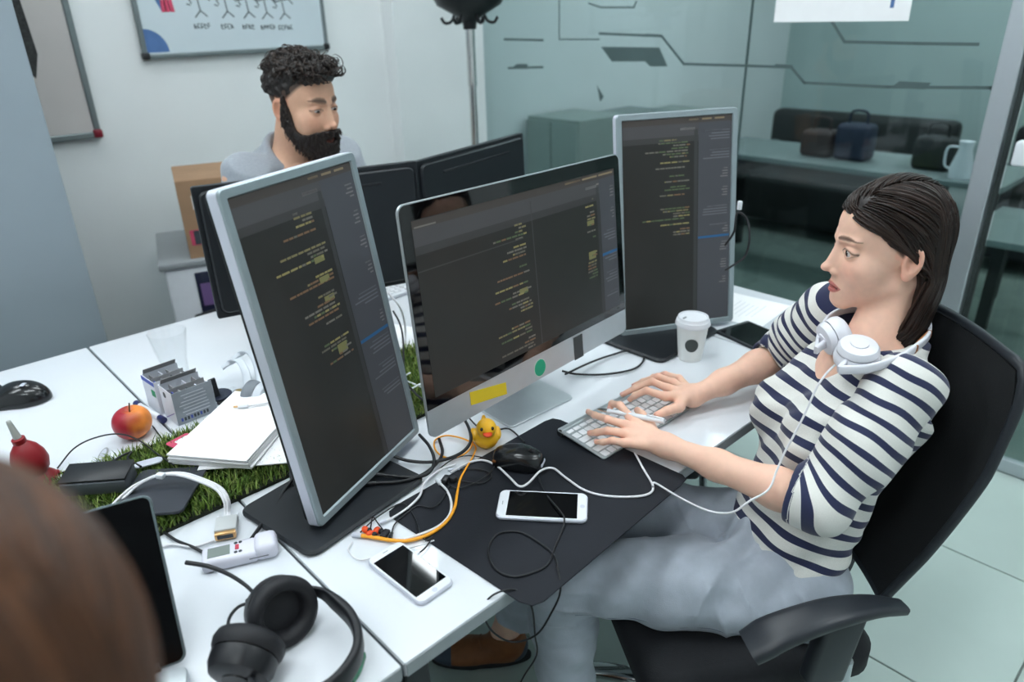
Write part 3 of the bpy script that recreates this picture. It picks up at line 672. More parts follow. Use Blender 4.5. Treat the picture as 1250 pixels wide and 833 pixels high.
def sticker(nm, pts, m, z=.0012, par=im, th=.0006):
    mb = MB(); mb.prism(pts, th, (0, 0, z-.0010)); return P(nm, mb, m, par)
a1, a2 = on_panel(574, 487), on_panel(618, 474); h_ = .0185*.62
sticker('sticky_note', [(a1[0], a1[1]-.0135), (a2[0], a2[1]-.0125), (a2[0], a2[1]+.0125), (a1[0], a1[1]+.0130)], 'sticky_yellow')
g = on_panel(659, 449); 
cir = lambda r, q: [(q[0]+r*math.cos(a), q[1]+r*math.sin(a)) for a in np.linspace(0, 2*math.pi, 32, endpoint=False)]
gs = sticker('round_sticker', cir(.0195, g), 'sticker_rim'); mb = MB(); mb.prism(cir(.0178, g), .0004, (0, 0, .0008)); mb.build('sticker_disc', 'sticker_green', gs)
a1 = on_panel(706, 424); sticker('square_sticker', [(a1[0]-.0165, a1[1]-.026), (a1[0]+.0165, a1[1]-.026), (a1[0]+.0165, a1[1]+.027), (a1[0]-.0165, a1[1]+.027)], 'sticker_black')
# stand: foot plate bent up into the neck
fm = MB(); fx, fy = .978, 1.046
fm.plate((fx, fy, DZ+.0005), .192, .166, .004, .014, .001, rotz(RAD(-2)), 6)
nk = []; wv = []
for q, w_ in ((A(fx, fy+.070, .004), .192), (A(fx, fy+.083, .012), .19), (A(fx-.002, fy+.074, .06), .18), (A(fx-.004, fy+.055, .13), .16), (A(fx-.006, fy+.02, .20), .14), (A(fx-.008, fy-.01, .26), .12), (A(fx-.010, fy-.045, .30), .11)): nk.append(q+A(0, 0, DZ)); wv.append(w_)
fm.strap(spline(nk, 4), (1, 0, 0), np.interp(np.linspace(0, 6, 25), range(7), wv), .006); fm.build('stand', 'alu_light', im, 40, world=True)
# ------------------------------------------------------------------ the man's two monitors, seen from behind
def black_monitor(lab, C0, yaw, tilt, W, H, bc):
    R = frame_of(yaw, tilt); c = A(C0[0], C0[1], DZ+C0[2]); t = thing('monitor', lab, 'monitor', (bc[0], bc[1], DZ)); Rt = M4(R, c)
    def P(nm, mb, m, smooth=None):
        o = mb.build(nm, m, t, smooth); o.matrix_parent_inverse = wmat(t).inverted() @ Rt; return o
    # local: +z is the BACK (towards this camera)
    b = MB(); b.prism(rrect(W, H, .006), .016, (0, 0, -.016), be=.002); b.prism(rrect(W-.02, H-.02, .02), .010, (0, -.0, -.001), be=.006); P('back_shell', b, 'mon_black', 35)
    s = MB(); s.box((0, 0, -.0165), (W-.03, H-.03, .002)); P('screen', s, 'scr_dark')
    s = MB(); s.rbox((-.0, H*.36, .0085), (W*.62, .007, .004), .0015); P('vent_slot', s, 'black_rubber')
    s = MB(); s.rbox((0, -.07, .014), (.12, .10, .02), .009, seg=3); P('mount', s, 'mon_black', 40)
    top = c+R@A(0, -.07, .03); col = A(bc[0], bc[1], DZ)
    MB().rbox(A(top[0], top[1], DZ+(top[2]-DZ)/2+.02), (.055, .035, top[2]-DZ+.04), .01, rotz(yaw), seg=3).build('column', 'mon_black', t, 40, world=True)
    MB().plate((top[0], top[1], DZ+.0005), .22, .18, .012, .03, .004, rotz(yaw+math.pi/2), 6).build('foot', 'mon_black', t, 40, world=True)
    return t
km = .88
black_monitor('black monitor seen from behind, in front of the bearded man', (.938*km, 1.797*km, .80+km*(.240-.80)), RAD(255), RAD(-2.5)+RAD(5), .61*km, .356*km, (.83, 1.60))
black_monitor('black monitor seen from behind, angled towards the coat rack', (1.394, 1.648, .287), RAD(284.3), RAD(2.0), .54, .32, (1.40, 1.63))
# ------------------------------------------------------------------ keyboard
mat('key_white', C(232, 234, 238), .45, var=.01); mat('kb_alu', C(178, 186, 190), .35, .6, var=.02, vs=60)
kx, ky = 1.066, .8115; KR = rotz(RAD(-1.2)); KT = rotx(RAD(4.5))
kb = thing('keyboard', 'slim silver keyboard with white keys under the woman\'s hands', 'keyboard', (kx, ky, DZ+.0035), KR@KT)
MB().plate((0, 0, .005), .282, .130, .004, .006, .0008, seg=4).build('body', 'kb_alu', kb, 35)
MB().tube([(-.137, .056, .0025), (.137, .056, .0025)], .0075, 14).build('battery_tube', 'kb_alu', kb, 50)
MB().lathe([(0, 0), (.0077, 0), (.0077, .003), (.006, .0045), (0, .0045)], (-.1405, .056, .0025), roty(math.pi/2), 16).build('end_cap', 'dark_steel', kb, 40)
rows = [(.040, [1]*14, .0095), (.0215, [1]*13+[1.5], .0155), (.0025, [1.5]+[1]*13, .0155), (-.0165, [1.8]+[1]*11+[1.8], .0155), (-.0355, [2.3]+[1]*10+[2.3], .0155), (-.0545, [1, 1, 1, 1.25, 5.2, 1.25, 1, 1, 1, 1], .0155)]
kc = {}
for y, ws, hh in rows:
    tot = sum(ws); u = .272/tot; x = -.136
    for w_ in ws:
        kw = w_*u-.0028; key = (round(kw, 4), hh)
        if key not in kc: kc[key] = MB().plate((0, 0, 0), kw, hh, .0022, .0018, .0006, seg=2).mesh('key', ['key_white'], 35)
        o = mesh_obj('key', kc[key], None, kb); o.location = (x+w_*u/2, y, .0088); x += w_*u
# ------------------------------------------------------------------ coffee cup
cp = D(842, 437); cu = thing('coffee_cup', 'white paper coffee cup with a lid and a dark round logo', 'cup', (cp[0], cp[1], DZ+.0005))
mat('cup_paper', C(232, 234, 232), .6, var=.01); mat('logo_dark', C(62, 68, 66), .6)
MB().lathe([(0, .003), (.027, .003), (.0275, 0), (.029, 0), (.0385, .094), (.0395, .096), (.037, .097), (0, .097)], n=40).build('cup', 'cup_paper', cu, 40)
lid = MB().lathe([(.0375, .091), (.042, .092), (.0425, .096), (.041, .100), (.0405, .104), (.038, .106), (.0365, .113), (.034, .114), (.032, .110), (0, .110)], n=40).build('lid', 'white_plastic', cu, 40)
MB().rbox((-.022, .01, .1125), (.012, .004, .003), .001).build('sip_hole', 'grey_plastic', lid)
az0 = math.atan2(-cp[1], -cp[0])+RAD(3); m = MB(); ns = 24
def onc(u, z): r = .029+(z/.094)*.0095+.0009; a = az0+u/r; return (r*math.cos(a), r*math.sin(a), z)
rings = [(0, 0)]; 
for rr_ in (.004, .008, .012, .0165): rings += [(math.cos(a)*rr_, math.sin(a)*rr_*1.1) for a in np.linspace(0, 2*math.pi, ns, endpoint=False)]
ff = [(0, 1+i, 1+(i+1) % ns) for i in range(ns)]
for l in range(3): ff += [(1+l*ns+i, 1+(l+1)*ns+i, 1+(l+1)*ns+(i+1) % ns, 1+l*ns+(i+1) % ns) for i in range(ns)]
m.add([onc(u, .048+z) for u, z in rings], ff); m.build('logo', 'logo_dark', cu, 180)
# ------------------------------------------------------------------ phones
def phone(lab, cx, cy, w, l, rot, m):
    t = thing('smartphone', lab, 'phone', (cx, cy, DZ+.0005 if not m else DZ+.0033), rotz(rot))
    MB().plate((0, 0, 0), w, l, .0072, .0115, .0018, seg=6).build('body', 'silver_side', t, 40)
    MB().plate((0, 0, .0070), w-.003, l-.003, .0007, .0105, .0002, seg=6).build('front_panel', 'white_plastic', t, 40)
    MB().plate((0, .000, .0076), w-.009, l*.775, .0004, .001, seg=2).build('display', 'black_glass', t)
    MB().lathe([(0, .0077), (.0045, .0077), (.0045, .0080), (.0035, .0080), (.0035, .0078), (0, .0078)], (0, -l*.443, 0), n=20).build('home_button', 'silver_side', t)
    MB().rbox((0, l*.445, .0078), (.010, .0016, .0006), .0003).build('earpiece', 'grey_plastic', t)
phone('white smartphone lying on the black desk mat', .734, .730, .078, .158, RAD(-49.4-90+180), True)
phone('white smartphone with a glossy reflection lying on the bare white desk', .4715, .764, .068, .139, RAD(2.5), False)
# ------------------------------------------------------------------ things built with implicit surfaces
def blob(name, fn, lo, hi, vox, m, parent=None, world=False, attrs=None):
    V, F = sdf_mesh(fn, lo, hi, vox); return mesh_obj(name, fast_mesh(name, V, F, attrs(V) if attrs else None), m, parent, world)
# black mouse on the mat
mat('mouse_gloss', C(18, 20, 23), .25, coat=.3, var=.1); mat('copper', C(150, 95, 55), .3, .8)
mp = D(633, 569); ms = thing('computer_mouse', 'black angular computer mouse on the desk mat beside the rubber duck', 'mouse', (mp[0], mp[1], DZ+.003), rotz(RAD(-150)))
def f_(P):
    d = ell(P, (0, 0, .006), (.034, .057, .038)); d = smax(d, -P[:, 2], .002); d = smax(d, np.abs(P[:, 0])-.030+.05*np.abs(P[:, 1]), .010); d = smax(d, np.abs(P[:, 1])-.050, .008); return smax(d, P[:, 2]-.040+.12*np.abs(P[:, 1]-.0), .008)
blob('shell', f_, (-.05, -.07, -.01), (.05, .07, .05), .0018, 'mouse_gloss', ms)
MB().rbox((-.0, .047, .012), (.026, .008, .008), .003, seg=3).build('front_plate', 'silver_side', ms, 40); MB().lathe([(0, -.004), (.007, -.004), (.008, 0), (.007, .004), (0, .004)], (0, .026, .032), roty(math.pi/2), 16).build('wheel', 'black_rubber', ms, 40)
MB().rbox((.015, -.042, .014), (.018, .008, .006), .002).build('copper_accent', 'copper', ms)
# vertical mouse on the far desk
mp = D(27, 490); ms2 = thing('computer_mouse', 'glossy black sculpted mouse standing on bare desk behind the red blower', 'mouse', (mp[0], mp[1], DZ+.0005), rotz(RAD(-35)))
def f_(P):
    d = ell(P, (.004, 0, .004), (.062, .042, .046)); d = smin(d, ell(P, (-.035, -.020, .004), (.030, .024, .022)), .012); d = smax(d, -P[:, 2], .002)
    d = smax(d, -cone(P, (-.02, -.062, .030), (.05, -.058, .035), .022, .022), .008); return d
blob('shell', f_, (-.08, -.06, -.01), (.08, .06, .06), .002, 'mouse_gloss', ms2)
MB().lathe([(0, -.004), (.008, -.004), (.009, 0), (.008, .004), (0, .004)], (-.045, .008, .034), rotx(math.pi/2), 16).build('wheel', 'black_rubber', ms2, 40); MB().rbox((.02, -.012, .0475), (.010, .016, .002), .001).build('indicator', 'silver_side', ms2)
# rubber duck
mat('duck_yellow', C(250, 190, 40), .35, sss=.1, var=.02); mat('duck_red', C(214, 66, 30), .4); mat('eye_black', C(14, 14, 14), .2)
dp = D(594, 545); DS = 1.25; dk = thing('rubber_duck', 'small yellow rubber duck with a red beak beside the desk mat', 'duck', (dp[0], dp[1], DZ+.0005), rotz(RAD(235))*1.25)
def f_(P):
    d = ell(P, (-.004, 0, .017), (.027, .021, .018)); d = smin(d, ell(P, (.010, 0, .040), (.0165, .0160, .0155)), .006); d = smin(d, cone(P, (-.022, 0, .024), (-.033, 0, .036), .008, .003), .008)
    Q = P.copy(); Q[:, 1] = np.abs(Q[:, 1]); d = smin(d, ell(Q, (-.006, .020, .020), (.015, .005, .009)), .003); return smax(d, -P[:, 2], .003)
blob('body', f_, (-.045, -.032, -.006), (.036, .032, .064), .0012, 'duck_yellow', dk)
blob('beak', lambda P: np.minimum(ell(P, (.027, 0, .0395), (.009, .0075, .0022)), ell(P, (.026, 0, .0365), (.007, .006, .0018))), (.010, -.012, .030), (.042, .012, .046), .0007, 'duck_red', dk)
for s_ in (-1, 1): MB().ball((.0225, s_*.0085, .0455), (.0022, .0026, .0032), n=12, m=8).build('eye', 'eye_black', dk, 180)
# apple
mat('apple_skin', C(200, 90, 50), .35, attr='Col', var=.12, vs=30); mat('stem', C(80, 60, 40), .8)
ap = D(166, 533); apl = thing('apple', 'red and orange apple on the white desk beside the grass strip', 'apple', (ap[0], ap[1], DZ+.0005))
pr = [(0, .012)]+[(.0385*math.sin(t)**.8*(1-.10*(t/math.pi-.5)*-1), .034-.034*math.cos(t)*(1 if True else 0)) for t in np.linspace(.25, 2.75, 16)]+[(.007, .062), (0, .056)]
m = MB().lathe(pr, n=32); me = m.mesh('body', ['apple_skin'], 180); vv = np.array(m.v)
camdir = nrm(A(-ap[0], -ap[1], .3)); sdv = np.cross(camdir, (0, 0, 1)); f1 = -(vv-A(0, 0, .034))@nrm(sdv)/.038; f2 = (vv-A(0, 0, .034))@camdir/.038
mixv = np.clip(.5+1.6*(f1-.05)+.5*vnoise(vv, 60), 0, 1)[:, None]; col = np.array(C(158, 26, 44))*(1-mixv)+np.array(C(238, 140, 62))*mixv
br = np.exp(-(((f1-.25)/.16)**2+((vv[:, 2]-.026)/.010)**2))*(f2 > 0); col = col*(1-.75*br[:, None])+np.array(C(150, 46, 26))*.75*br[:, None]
at = me.attributes.new('Col', 'FLOAT_COLOR', 'POINT'); at.data.foreach_set('color', np.concatenate([col, np.ones((len(col), 1))], 1).astype(np.float32).ravel()); mesh_obj('body', me, None, apl)
MB().tube(spline([(0, 0, .052), (.002, 0, .066), (.005, .002, .078)]), .0016, 6).build('stem', 'stem', apl, 60)
# drinking glass
gp = D(217, 462); gl_ = thing('drinking_glass', 'empty clear drinking glass on the desk behind the tea box', 'glass', (gp[0], gp[1], DZ+.0005))
MB().lathe([(0, 0), (.028, 0), (.0295, .004), (.031, .05), (.036, .075), (.0445, .125), (.043, .1255), (.0335, .078), (.029, .05), (.0275, .014), (0, .012)], n=40).build('body', 'thin_glass', gl_, 40)
# tea boxes
mat('tea_white', C(214, 217, 226), .6, var=.03, vs=40); mat('tea_grey', C(150, 156, 164), .6, var=.06, vs=60); mat('tea_blue', C(70, 86, 168), .6, var=.05); mat('tea_green', C(20, 140, 90), .6); mat('tea_in', C(150, 150, 152), .7, var=.05); mat('purple_line', C(130, 110, 170), .6)
def tea(lab, cx, cy, rz, w, d, h, notch, deco):
    t = thing('tea_box', lab, 'box', (cx, cy, DZ+.0008), rotz(rz)); th = .0012
    for c, s, m in (((0, -d/2, h/2), (w, th, h), 'tea_grey' if deco else 'tea_white'), ((0, d/2, h*.5), (w, th, h), 'tea_white'), ((-w/2, 0, h/2), (th, d, h), 'tea_white'), ((w/2, 0, h*.42), (th, d, h*.84), 'tea_white'), ((0, 0, th/2), (w, d, th), 'tea_in')): MB().box(c, s).build('side', m, t)
    MB().box((0, d*.02, h*.5), (w*.96, .001, h*.9)).build('divider', 'tea_in', t)
    MB().box((0, d/2-.004, h+.006), (w*.9, .001, .014), rotx(.5)).build('flap', 'tea_in', t)
    if deco:
        for i in range(7): MB().box((r_.uniform(-.004, .004), -d/2-.0009, h*.85-i*h*.1), (w*.78*r_.uniform(.7, 1), .0004, .0016)).build('print_line', 'tea_white', t)
        for i in range(9): MB().box((-w*.38+i*w*.08, -d/2-.0009, h*.14), (w*.05, .0004, .008)).build('print_block', 'tea_blue' if i % 3 == 0 else 'ink', t)
        MB().box((-w/2-.0008, 0, h*.18), (.0005, d*.96, .002), rotx(-.5)).build('print_line', 'purple_line', t); MB().lathe([(0, 0), (.007, 0), (.007, .0006), (0, .0006)], (-w/2-.0004, d*.1, h*.8), roty(-math.pi/2), 18).build('print_dot', 'ink', t)
    else:
        MB().box((-w/2-.0008, 0, h-.006), (.0005, d, .010)).build('print_band', 'tea_blue', t); MB().box((-w/2-.0008, -d*.3, h*.62), (.0005, d*.3, .016)).build('print_mark', 'tea_green', t)
    for i in range(4):
        s = MB(); s.box((w*(-.32+i*.2), -d*.24, h*.48), (.002, d*.40, h*.8), roty(r_.uniform(-.25, .25))); s.build('tea_sachet', ['tea_blue', 'tea_in', 'ink', 'tea_white'][i], t)
    for i in range(3): MB().box((w*(-.28+i*.25), d*.27, h*.5), (.002, d*.36, h*.86), roty(r_.uniform(-.25, .25))).build('tea_sachet', ['tea_in', 'tea_white', 'tea_in'][i], t)
c1 = D(238, 512); tea('open tea sachet box with grey printed front at the edge of the grass strip', c1[0]+.005, c1[1]+.030, RAD(3), .088, .066, .078, 1, True)
tea('open white tea sachet box with a blue top band behind the grey printed box', c1[0]-.008, c1[1]+.108, RAD(5), .082, .064, .080, 0, False)
# black card reader leaning on the tea box
t = thing('clip_stand', 'small black plastic stand leaning beside the printed tea box', 'stand', (c1[0]+.070, c1[1]+.035, DZ+.0008), rotz(RAD(5)))
MB().rbox((0, .012, .028), (.018, .006, .056), .0028, rotx(-.2), seg=3).build('back_plate', 'black_plastic', t, 40); MB().rbox((0, -.004, .004), (.018, .034, .007), .002).build('foot_plate', 'black_plastic', t, 40)
t = thing('clear_tray', 'shallow clear plastic tray beside the black stand', 'tray', (c1[0]+.103, c1[1]+.022, DZ+.0008), rotz(RAD(5))); MB().plate((0, 0, 0), .036, .075, .002, .004).build('bottom', 'tea_white', t)
for c, s in (((-.017, 0, .007), (.0016, .075, .014)), ((.017, 0, .007), (.0016, .075, .014)), ((0, -.0365, .007), (.034, .0016, .014)), ((0, .0365, .007), (.034, .0016, .014))): MB().box(c, s).build('wall', 'thin_glass', t)
# round dark tin
rp = D(268, 487); t = thing('round_tin', 'flat round dark blue tin beside the white headphones', 'tin', (rp[0], rp[1], DZ+.0005)); mat('tin_navy', C(42, 48, 66), .35, .2, var=.05)
MB().lathe([(0, 0), (.029, 0), (.030, .002), (.030, .007), (0, .007)], n=36).build('base', 'silver_side', t, 40); MB().lathe([(0, .0072), (.0295, .0072), (.0295, .011), (.028, .0125), (0, .0125)], n=36).build('lid', 'tin_navy', t, 40)
# marker behind apple
t = thing('marker', 'white marker with dark blue ends lying behind the apple', 'pen', (ap[0]+.055, ap[1]+.075, DZ+.0075), rotz(RAD(98))); 
MB().tube([(-.045, 0, 0), (.045, 0, 0)], .0065, 14).build('barrel', 'white_plastic', t, 50); mat('navy_cap', C(34, 40, 92), .35)
for s_ in (-1, 1): MB().tube([(s_*.045, 0, 0), (s_*.064, 0, 0)], .0072, 14).build('cap', 'navy_cap', t, 50)
# paper stack on the grass
sheets = [((208, 574), (262, 588), (352, 541), (262, 492)), ]
pts = [D(212, 566, .028), D(260, 583, .028), D(352, 533, .028), D(358, 488, .028), D(262, 494, .028)]
def sheet_stack(name, lab, cx, cy, rz, w, l, z0, n, th, jit):
    t = thing(name, lab, 'papers', (cx, cy, DZ+z0), rotz(rz)); r = random.Random(5)
    for i in range(n):
        MB().box((r.uniform(-1, 1)*jit, r.uniform(-1, 1)*jit, th*(i+.5)), (w, l, th*.92), rotz(r.uniform(-1, 1)*jit*6)).build('sheet', 'paper', t)
sheet_stack('paper_stack', 'thick stack of blank white papers lying on the grass strip', .455, 1.322, RAD(-52), .165, .255, .027, 9, .0024, .003)
sheet_stack('loose_papers', 'few loose white sheets lying crooked under the thick paper stack', .478, 1.300, RAD(-38), .165, .250, .0225, 3, .0012, .004)
t = thing('red_card', 'small red and white card poking out beneath the papers', 'card', (.352, 1.385, DZ+.0235), rotz(RAD(15))); MB().plate((0, 0, 0), .05, .03, .001, .006).build('card', 'ink_red', t); MB().plate((.004, -.002, .001), .03, .014, .0004, .003).build('print', 'paper', t)
# oval sticker on desk
op = D(126, 556); t = thing('plastic_oval', 'small flat grey oval piece lying on the desk by the grass', 'disc', (op[0], op[1], DZ+.0005), rotz(RAD(60))); MB().prism([(.027*math.cos(a), .008*math.sin(a)) for a in np.linspace(0, 2*math.pi, 28, endpoint=False)], .002, be=.0005).build('body', 'grey_plastic', t, 40); MB().prism([(.020*math.cos(a), .005*math.sin(a)) for a in np.linspace(0, 2*math.pi, 28, endpoint=False)], .0006, (0, 0, .002)).build('inlay', 'silver_side', t)
# red rubber blower
mat('rubber_red', C(140, 22, 32), .42, sss=.05, var=.06, vs=12); mat('nozzle', C(178, 180, 176), .5, var=.03)
bp = D(52, 590); bl = thing('rubber_blower', 'red rubber bulb blower with a grey nozzle standing upright on the desk', 'blower', (bp[0], bp[1], DZ+.0005), roty(RAD(-7)))
MB().lathe([(0, .002), (.020, 0), (.029, .004), (.030, .012), (.024, .020), (.019, .025), (.026, .034), (.031, .050), (.0295, .066), (.023, .082), (.014, .093), (.0105, .096), (.0115, .098), (.0115, .106), (.008, .108), (0, .108)], n=36).build('bulb', 'rubber_red', bl, 60)
MB().lathe([(.0072, .106), (.0068, .11), (.0045, .142), (.0038, .146), (.0015, .147), (0, .147)], n=20).build('nozzle', 'nozzle', bl, 60)
for i in range(5): a = i*2*math.pi/5; MB().rbox((.026*math.cos(a), .026*math.sin(a), .006), (.016, .012, .012), .004, rotz(a), seg=3).build('fin', 'rubber_red', bl, 60)
# dark tablet sleeve on the grass
mat('sleeve_dark', C(48, 52, 60), .5, var=.05, vs=30); mat('sleeve_face', C(82, 86, 92), .45, var=.04, vs=30)
sv = thing('tablet_sleeve', 'dark grey folded tablet sleeve resting on the grass strip', 'sleeve', (.225, 1.26, DZ+.020), rotz(RAD(-38)))
MB().plate((.045, -.0, .003), .125, .155, .006, .012, .001, rotx(RAD(-4)), 5).build('flap', 'sleeve_dark', sv, 40)
MB().rbox((-.075, .035, .016), (.115, .050, .028), .003, rotx(RAD(8))).build('folded_side', 'sleeve_face', sv, 40); MB().rbox((-.075, .036, .0335), (.117, .052, .004), .0015, rotx(RAD(8))).build('edge', 'black_plastic', sv, 40)
MB().plate((-.01, .095, .006), .05, .022, .004, .01, .001, rotz(.4)).build('tab', 'silver_side', sv, 40)
# white power meter
mc = D(294, 682); me_ = thing('power_meter', 'white handheld power meter with a small grey display beside the black headphones', 'meter', (mc[0], mc[1], DZ+.0005), rotz(RAD(-24)))
mat('lcd', C(126, 136, 132), .3, var=.03); mat('btn_red', C(196, 60, 80), .5); mat('meter_white', C(214, 214, 226), .38, var=.015)
MB().rbox((-.014, 0, .011), (.086, .044, .022), .007, seg=3).build('body', 'meter_white', me_, 40); MB().rbox((.042, 0, .015), (.036, .046, .030), .010, seg=3).build('plug_end', 'meter_white', me_, 40)
MB().rbox((-.030, .001, .0222), (.034, .024, .0012), .0004).build('display', 'lcd', me_); MB().rbox((-.002, .002, .0226), (.006, .012, .002), .0009).build('button', 'btn_red', me_)
for i, (x, y) in enumerate(((-.004, .013), (.003, .013), (-.004, -.010), (.003, -.010))): MB().ball((x, y, .0222), (.003, .003, .0015), n=10, m=6).build('button', 'ink', me_, 180)
MB().box((.03, -.0232, .012), (.03, .0006, .0012)).build('seam_line', 'ink', me_)
# DVI plug with white cable
mat('plug_grey', C(190, 193, 194), .45, var=.02); mat('gold', C(214, 172, 120), .3, .8)
dv = D(278, 648); t = thing('monitor_cable', 'white monitor cable with a grey plug looping over the grass strip', 'cable', (dv[0], dv[1], DZ+.0005)); Rv = rotz(RAD(-118))
MB().rbox(dv+A(0, 0, .010), (.036, .040, .017), .003, rotz(RAD(-28))).build('plug', 'plug_grey', t, 40, world=True)
fr = Rv@A(1, 0, 0); o_ = MB().rbox(dv+fr*.024+A(0, 0, .0095), (.010, .034, .013), .002, Rv).build('connector', 'gold', t, 40, world=True); MB().rbox(dv+fr*.0285+A(0, 0, .0095), (.002, .026, .008), .001, Rv).build('socket', 'ink', o_, world=True)
mat('cable_white', C(222, 222, 226), .4, var=.02); mat('cable_black', C(24, 26, 30), .45, var=.05); mat('cable_orange', C(245, 165, 40), .4, var=.03)
for s_ in (-1, 1): MB().tube([dv-fr*.018+Rv@A(0, s_*.016, .010), dv-fr*.030+Rv@A(0, s_*.016, .010)], .003, 10).build('thumb_screw', 'white_plastic', t, 50, world=True)
for k, off in enumerate(((0, 0), (.004, .003), (-.004, .002))):
    o3 = A(off[0], off[1], .0)
    MB().tube(spline([dv-fr*.018+A(0, 0, .010)+o3, dv-fr*.035+A(0, 0, .014)+o3, D(277, 612, .03)+o3, D(268, 598, .042)+o3, D(248, 588, .05)+o3, D(222, 580, .052)+o3, D(198, 580, .050)+o3*.5, D(178, 587, .045)+o3, D(160, 600, .035)+o3*2, D(140, 625, .02)+o3*2, D(150, 660, .006)+o3], 8), .0026, 8).build('cord', 'cable_white', t, 60, world=True)
MB().rbox(D(196, 581, .052), (.012, .016, .010), .003, rotz(.6)).build('cord_clip', 'white_plastic', t, 40, world=True)
# ------------------------------------------------------------------ headphones
def headphones(name, lab, c, Rt, cups, band, rcup, mats, mic=False):
    pass
bk = thing('headphones', 'black over-ear headphones lying on the white desk', 'headphones', tuple(D(345, 770)))
def cup(par, c, ax, r, th, mshell, mpad):
    ax = nrm(ax); Rc = basis(ax, (0, 0, 1) if abs(ax[2]) < .95 else (1, 0, 0)); Rz = np.stack([Rc[:, 0], Rc[:, 2], ax], 1); Rz[:, 1] = np.cross(ax, Rc[:, 0])
    sh = MB().lathe([(0, -th), (r*.55, -th), (r*.82, -th*.85), (r*.92, -th*.55), (r*.94, -.004), (r*.8, 0), (0, 0)], c, Rz, 36).build('ear_cup', mshell, par, 40, world=True)
    MB().lathe([(r*.93, -.002), (r*1.0, .004), (r*1.03, .012), (r*.98, .020), (r*.84, .024), (r*.66, .020), (r*.58, .010), (r*.56, .003)], c, Rz, 36, close=False).build('ear_pad', mpad, par, 60, world=True)
    MB().lathe([(0, .002), (r*.6, .003), (0, .0035)], c, Rz, 30).build('inner_cloth', mpad, par, 60, world=True)
    MB().lathe([(0, -th-.002), (r*.4, -th-.002), (r*.42, -th+.001), (0, -th+.001)], c, Rz, 30).build('cup_plate', mshell, sh, 40, world=True)
    return Rz
mat('hp_black', C(20, 22, 27), .42, var=.08, vs=50); mat('hp_pad', C(24, 25, 30), .6, var=.08, vs=50, bump=.08, bs=200); mat('hp_green', C(40, 110, 80), .5, var=.5, vs=90)
cA = D(348, 752, .042); cB = D(300, 800, .040)
axA = nrm(CAM-cA+A(-.1, -.55, -.45)); axA = nrm(A(.02, -.86, .28)); axB = nrm(A(.62, .55, .25))
RzA = cup(bk, cA+A(0, .015, 0), axA, .049, .030, 'hp_black', 'hp_pad'); RzB = cup(bk, cB, axB, .047, .034, 'hp_black', 'hp_pad')
# band: lies on its side, loops to the right and round
bp_ = [cA+A(-.045, .01, .006), cA+A(-.03, .030, .020), cA+A(.01, .035, .018), D(385, 722, .045), D(408, 735, .040), D(430, 757, .036), D(438, 785, .034), D(430, 812, .032), D(405, 840, .030), D(360, 858, .030), D(325, 852, .036), cB+A(-.012, -.026, 0)]
bb = spline(bp_, 6); wd_ = np.interp(np.linspace(0, 1, len(bb)), [0, .25, .35, .7, .9, 1], [.012, .014, .030, .034, .016, .012])
MB().strap(bb, (0, 0, 1), wd_, np.interp(np.linspace(0, 1, len(bb)), [0, .3, .4, .8, 1], [.006, .007, .014, .012, .006])).build('headband', 'hp_black', bk, 50, world=True)
MB().strap(spline([D(440, 800, .014), D(434, 818, .014), D(425, 832, .014)], 5)+A(.004, -.004, 0), (0, 0, 1), .012, .004).build('label_strip', 'hp_green', bk, 50, world=True)
MB().rbox(D(308, 738, .035), (.016, .016, .022), .005, seg=3).build('joint', 'hp_black', bk, 40, world=True)
MB().tube(spline([D(308, 735, .03), D(290, 742, .03), D(279, 758, .03), D(281, 778, .04)], 6), .0024, 8).build('link_cord', 'cable_black', bk, 60, world=True)
MB().tube(spline([D(313, 728, .045), D(300, 715, .045), D(280, 702, .045), D(255, 692, .045), D(227, 687, .045)], 6), np.linspace(.0028, .0036, 25), 8).build('microphone_boom', 'cable_black', bk, 60, world=True)
# white headphones behind the monitor
wh = thing('headphones', 'white headphones standing on the desk behind the portrait monitor', 'headphones', tuple(D(305, 490)))
mat('hp_white', C(206, 212, 220), .35, var=.02); mat('hp_grey', C(120, 126, 134), .5, var=.03)
wc = D(312, 487, .0); sd_ = nrm(A(.8, .6, 0)); up_ = nrm(A(-.1, -.35, .9))
arc = [wc+A(-.01, -.01, .012)+sd_*(-.0)+A(0, 0, 0)]
arc = [D(306, 489, .012), D(303, 470, .03), D(299, 452, .055), D(291, 440, .065), D(280, 443, .055), D(271, 450, .045)]
MB().strap(spline(arc, 6), nrm(A(.7, -.7, .2)), np.interp(np.linspace(0, 1, 31), [0, .4, 1], [.024, .018, .012]), .006).build('headband', 'hp_white', wh, 50, world=True)
arc2 = [p+A(.035, .02, .004) for p in arc]; MB().strap(spline(arc2, 6), nrm(A(.7, -.7, .2)), .014, .006).build('headband_strip', 'hp_white', wh, 50, world=True)
cup(wh, D(313, 484, .034), nrm(A(-.55, .75, .15)), .034, .022, 'hp_white', 'hp_grey'); cup(wh, D(322, 468, .034)+A(.06, .05, 0), nrm(A(.55, -.75, .15)), .034, .022, 'hp_white', 'hp_grey')
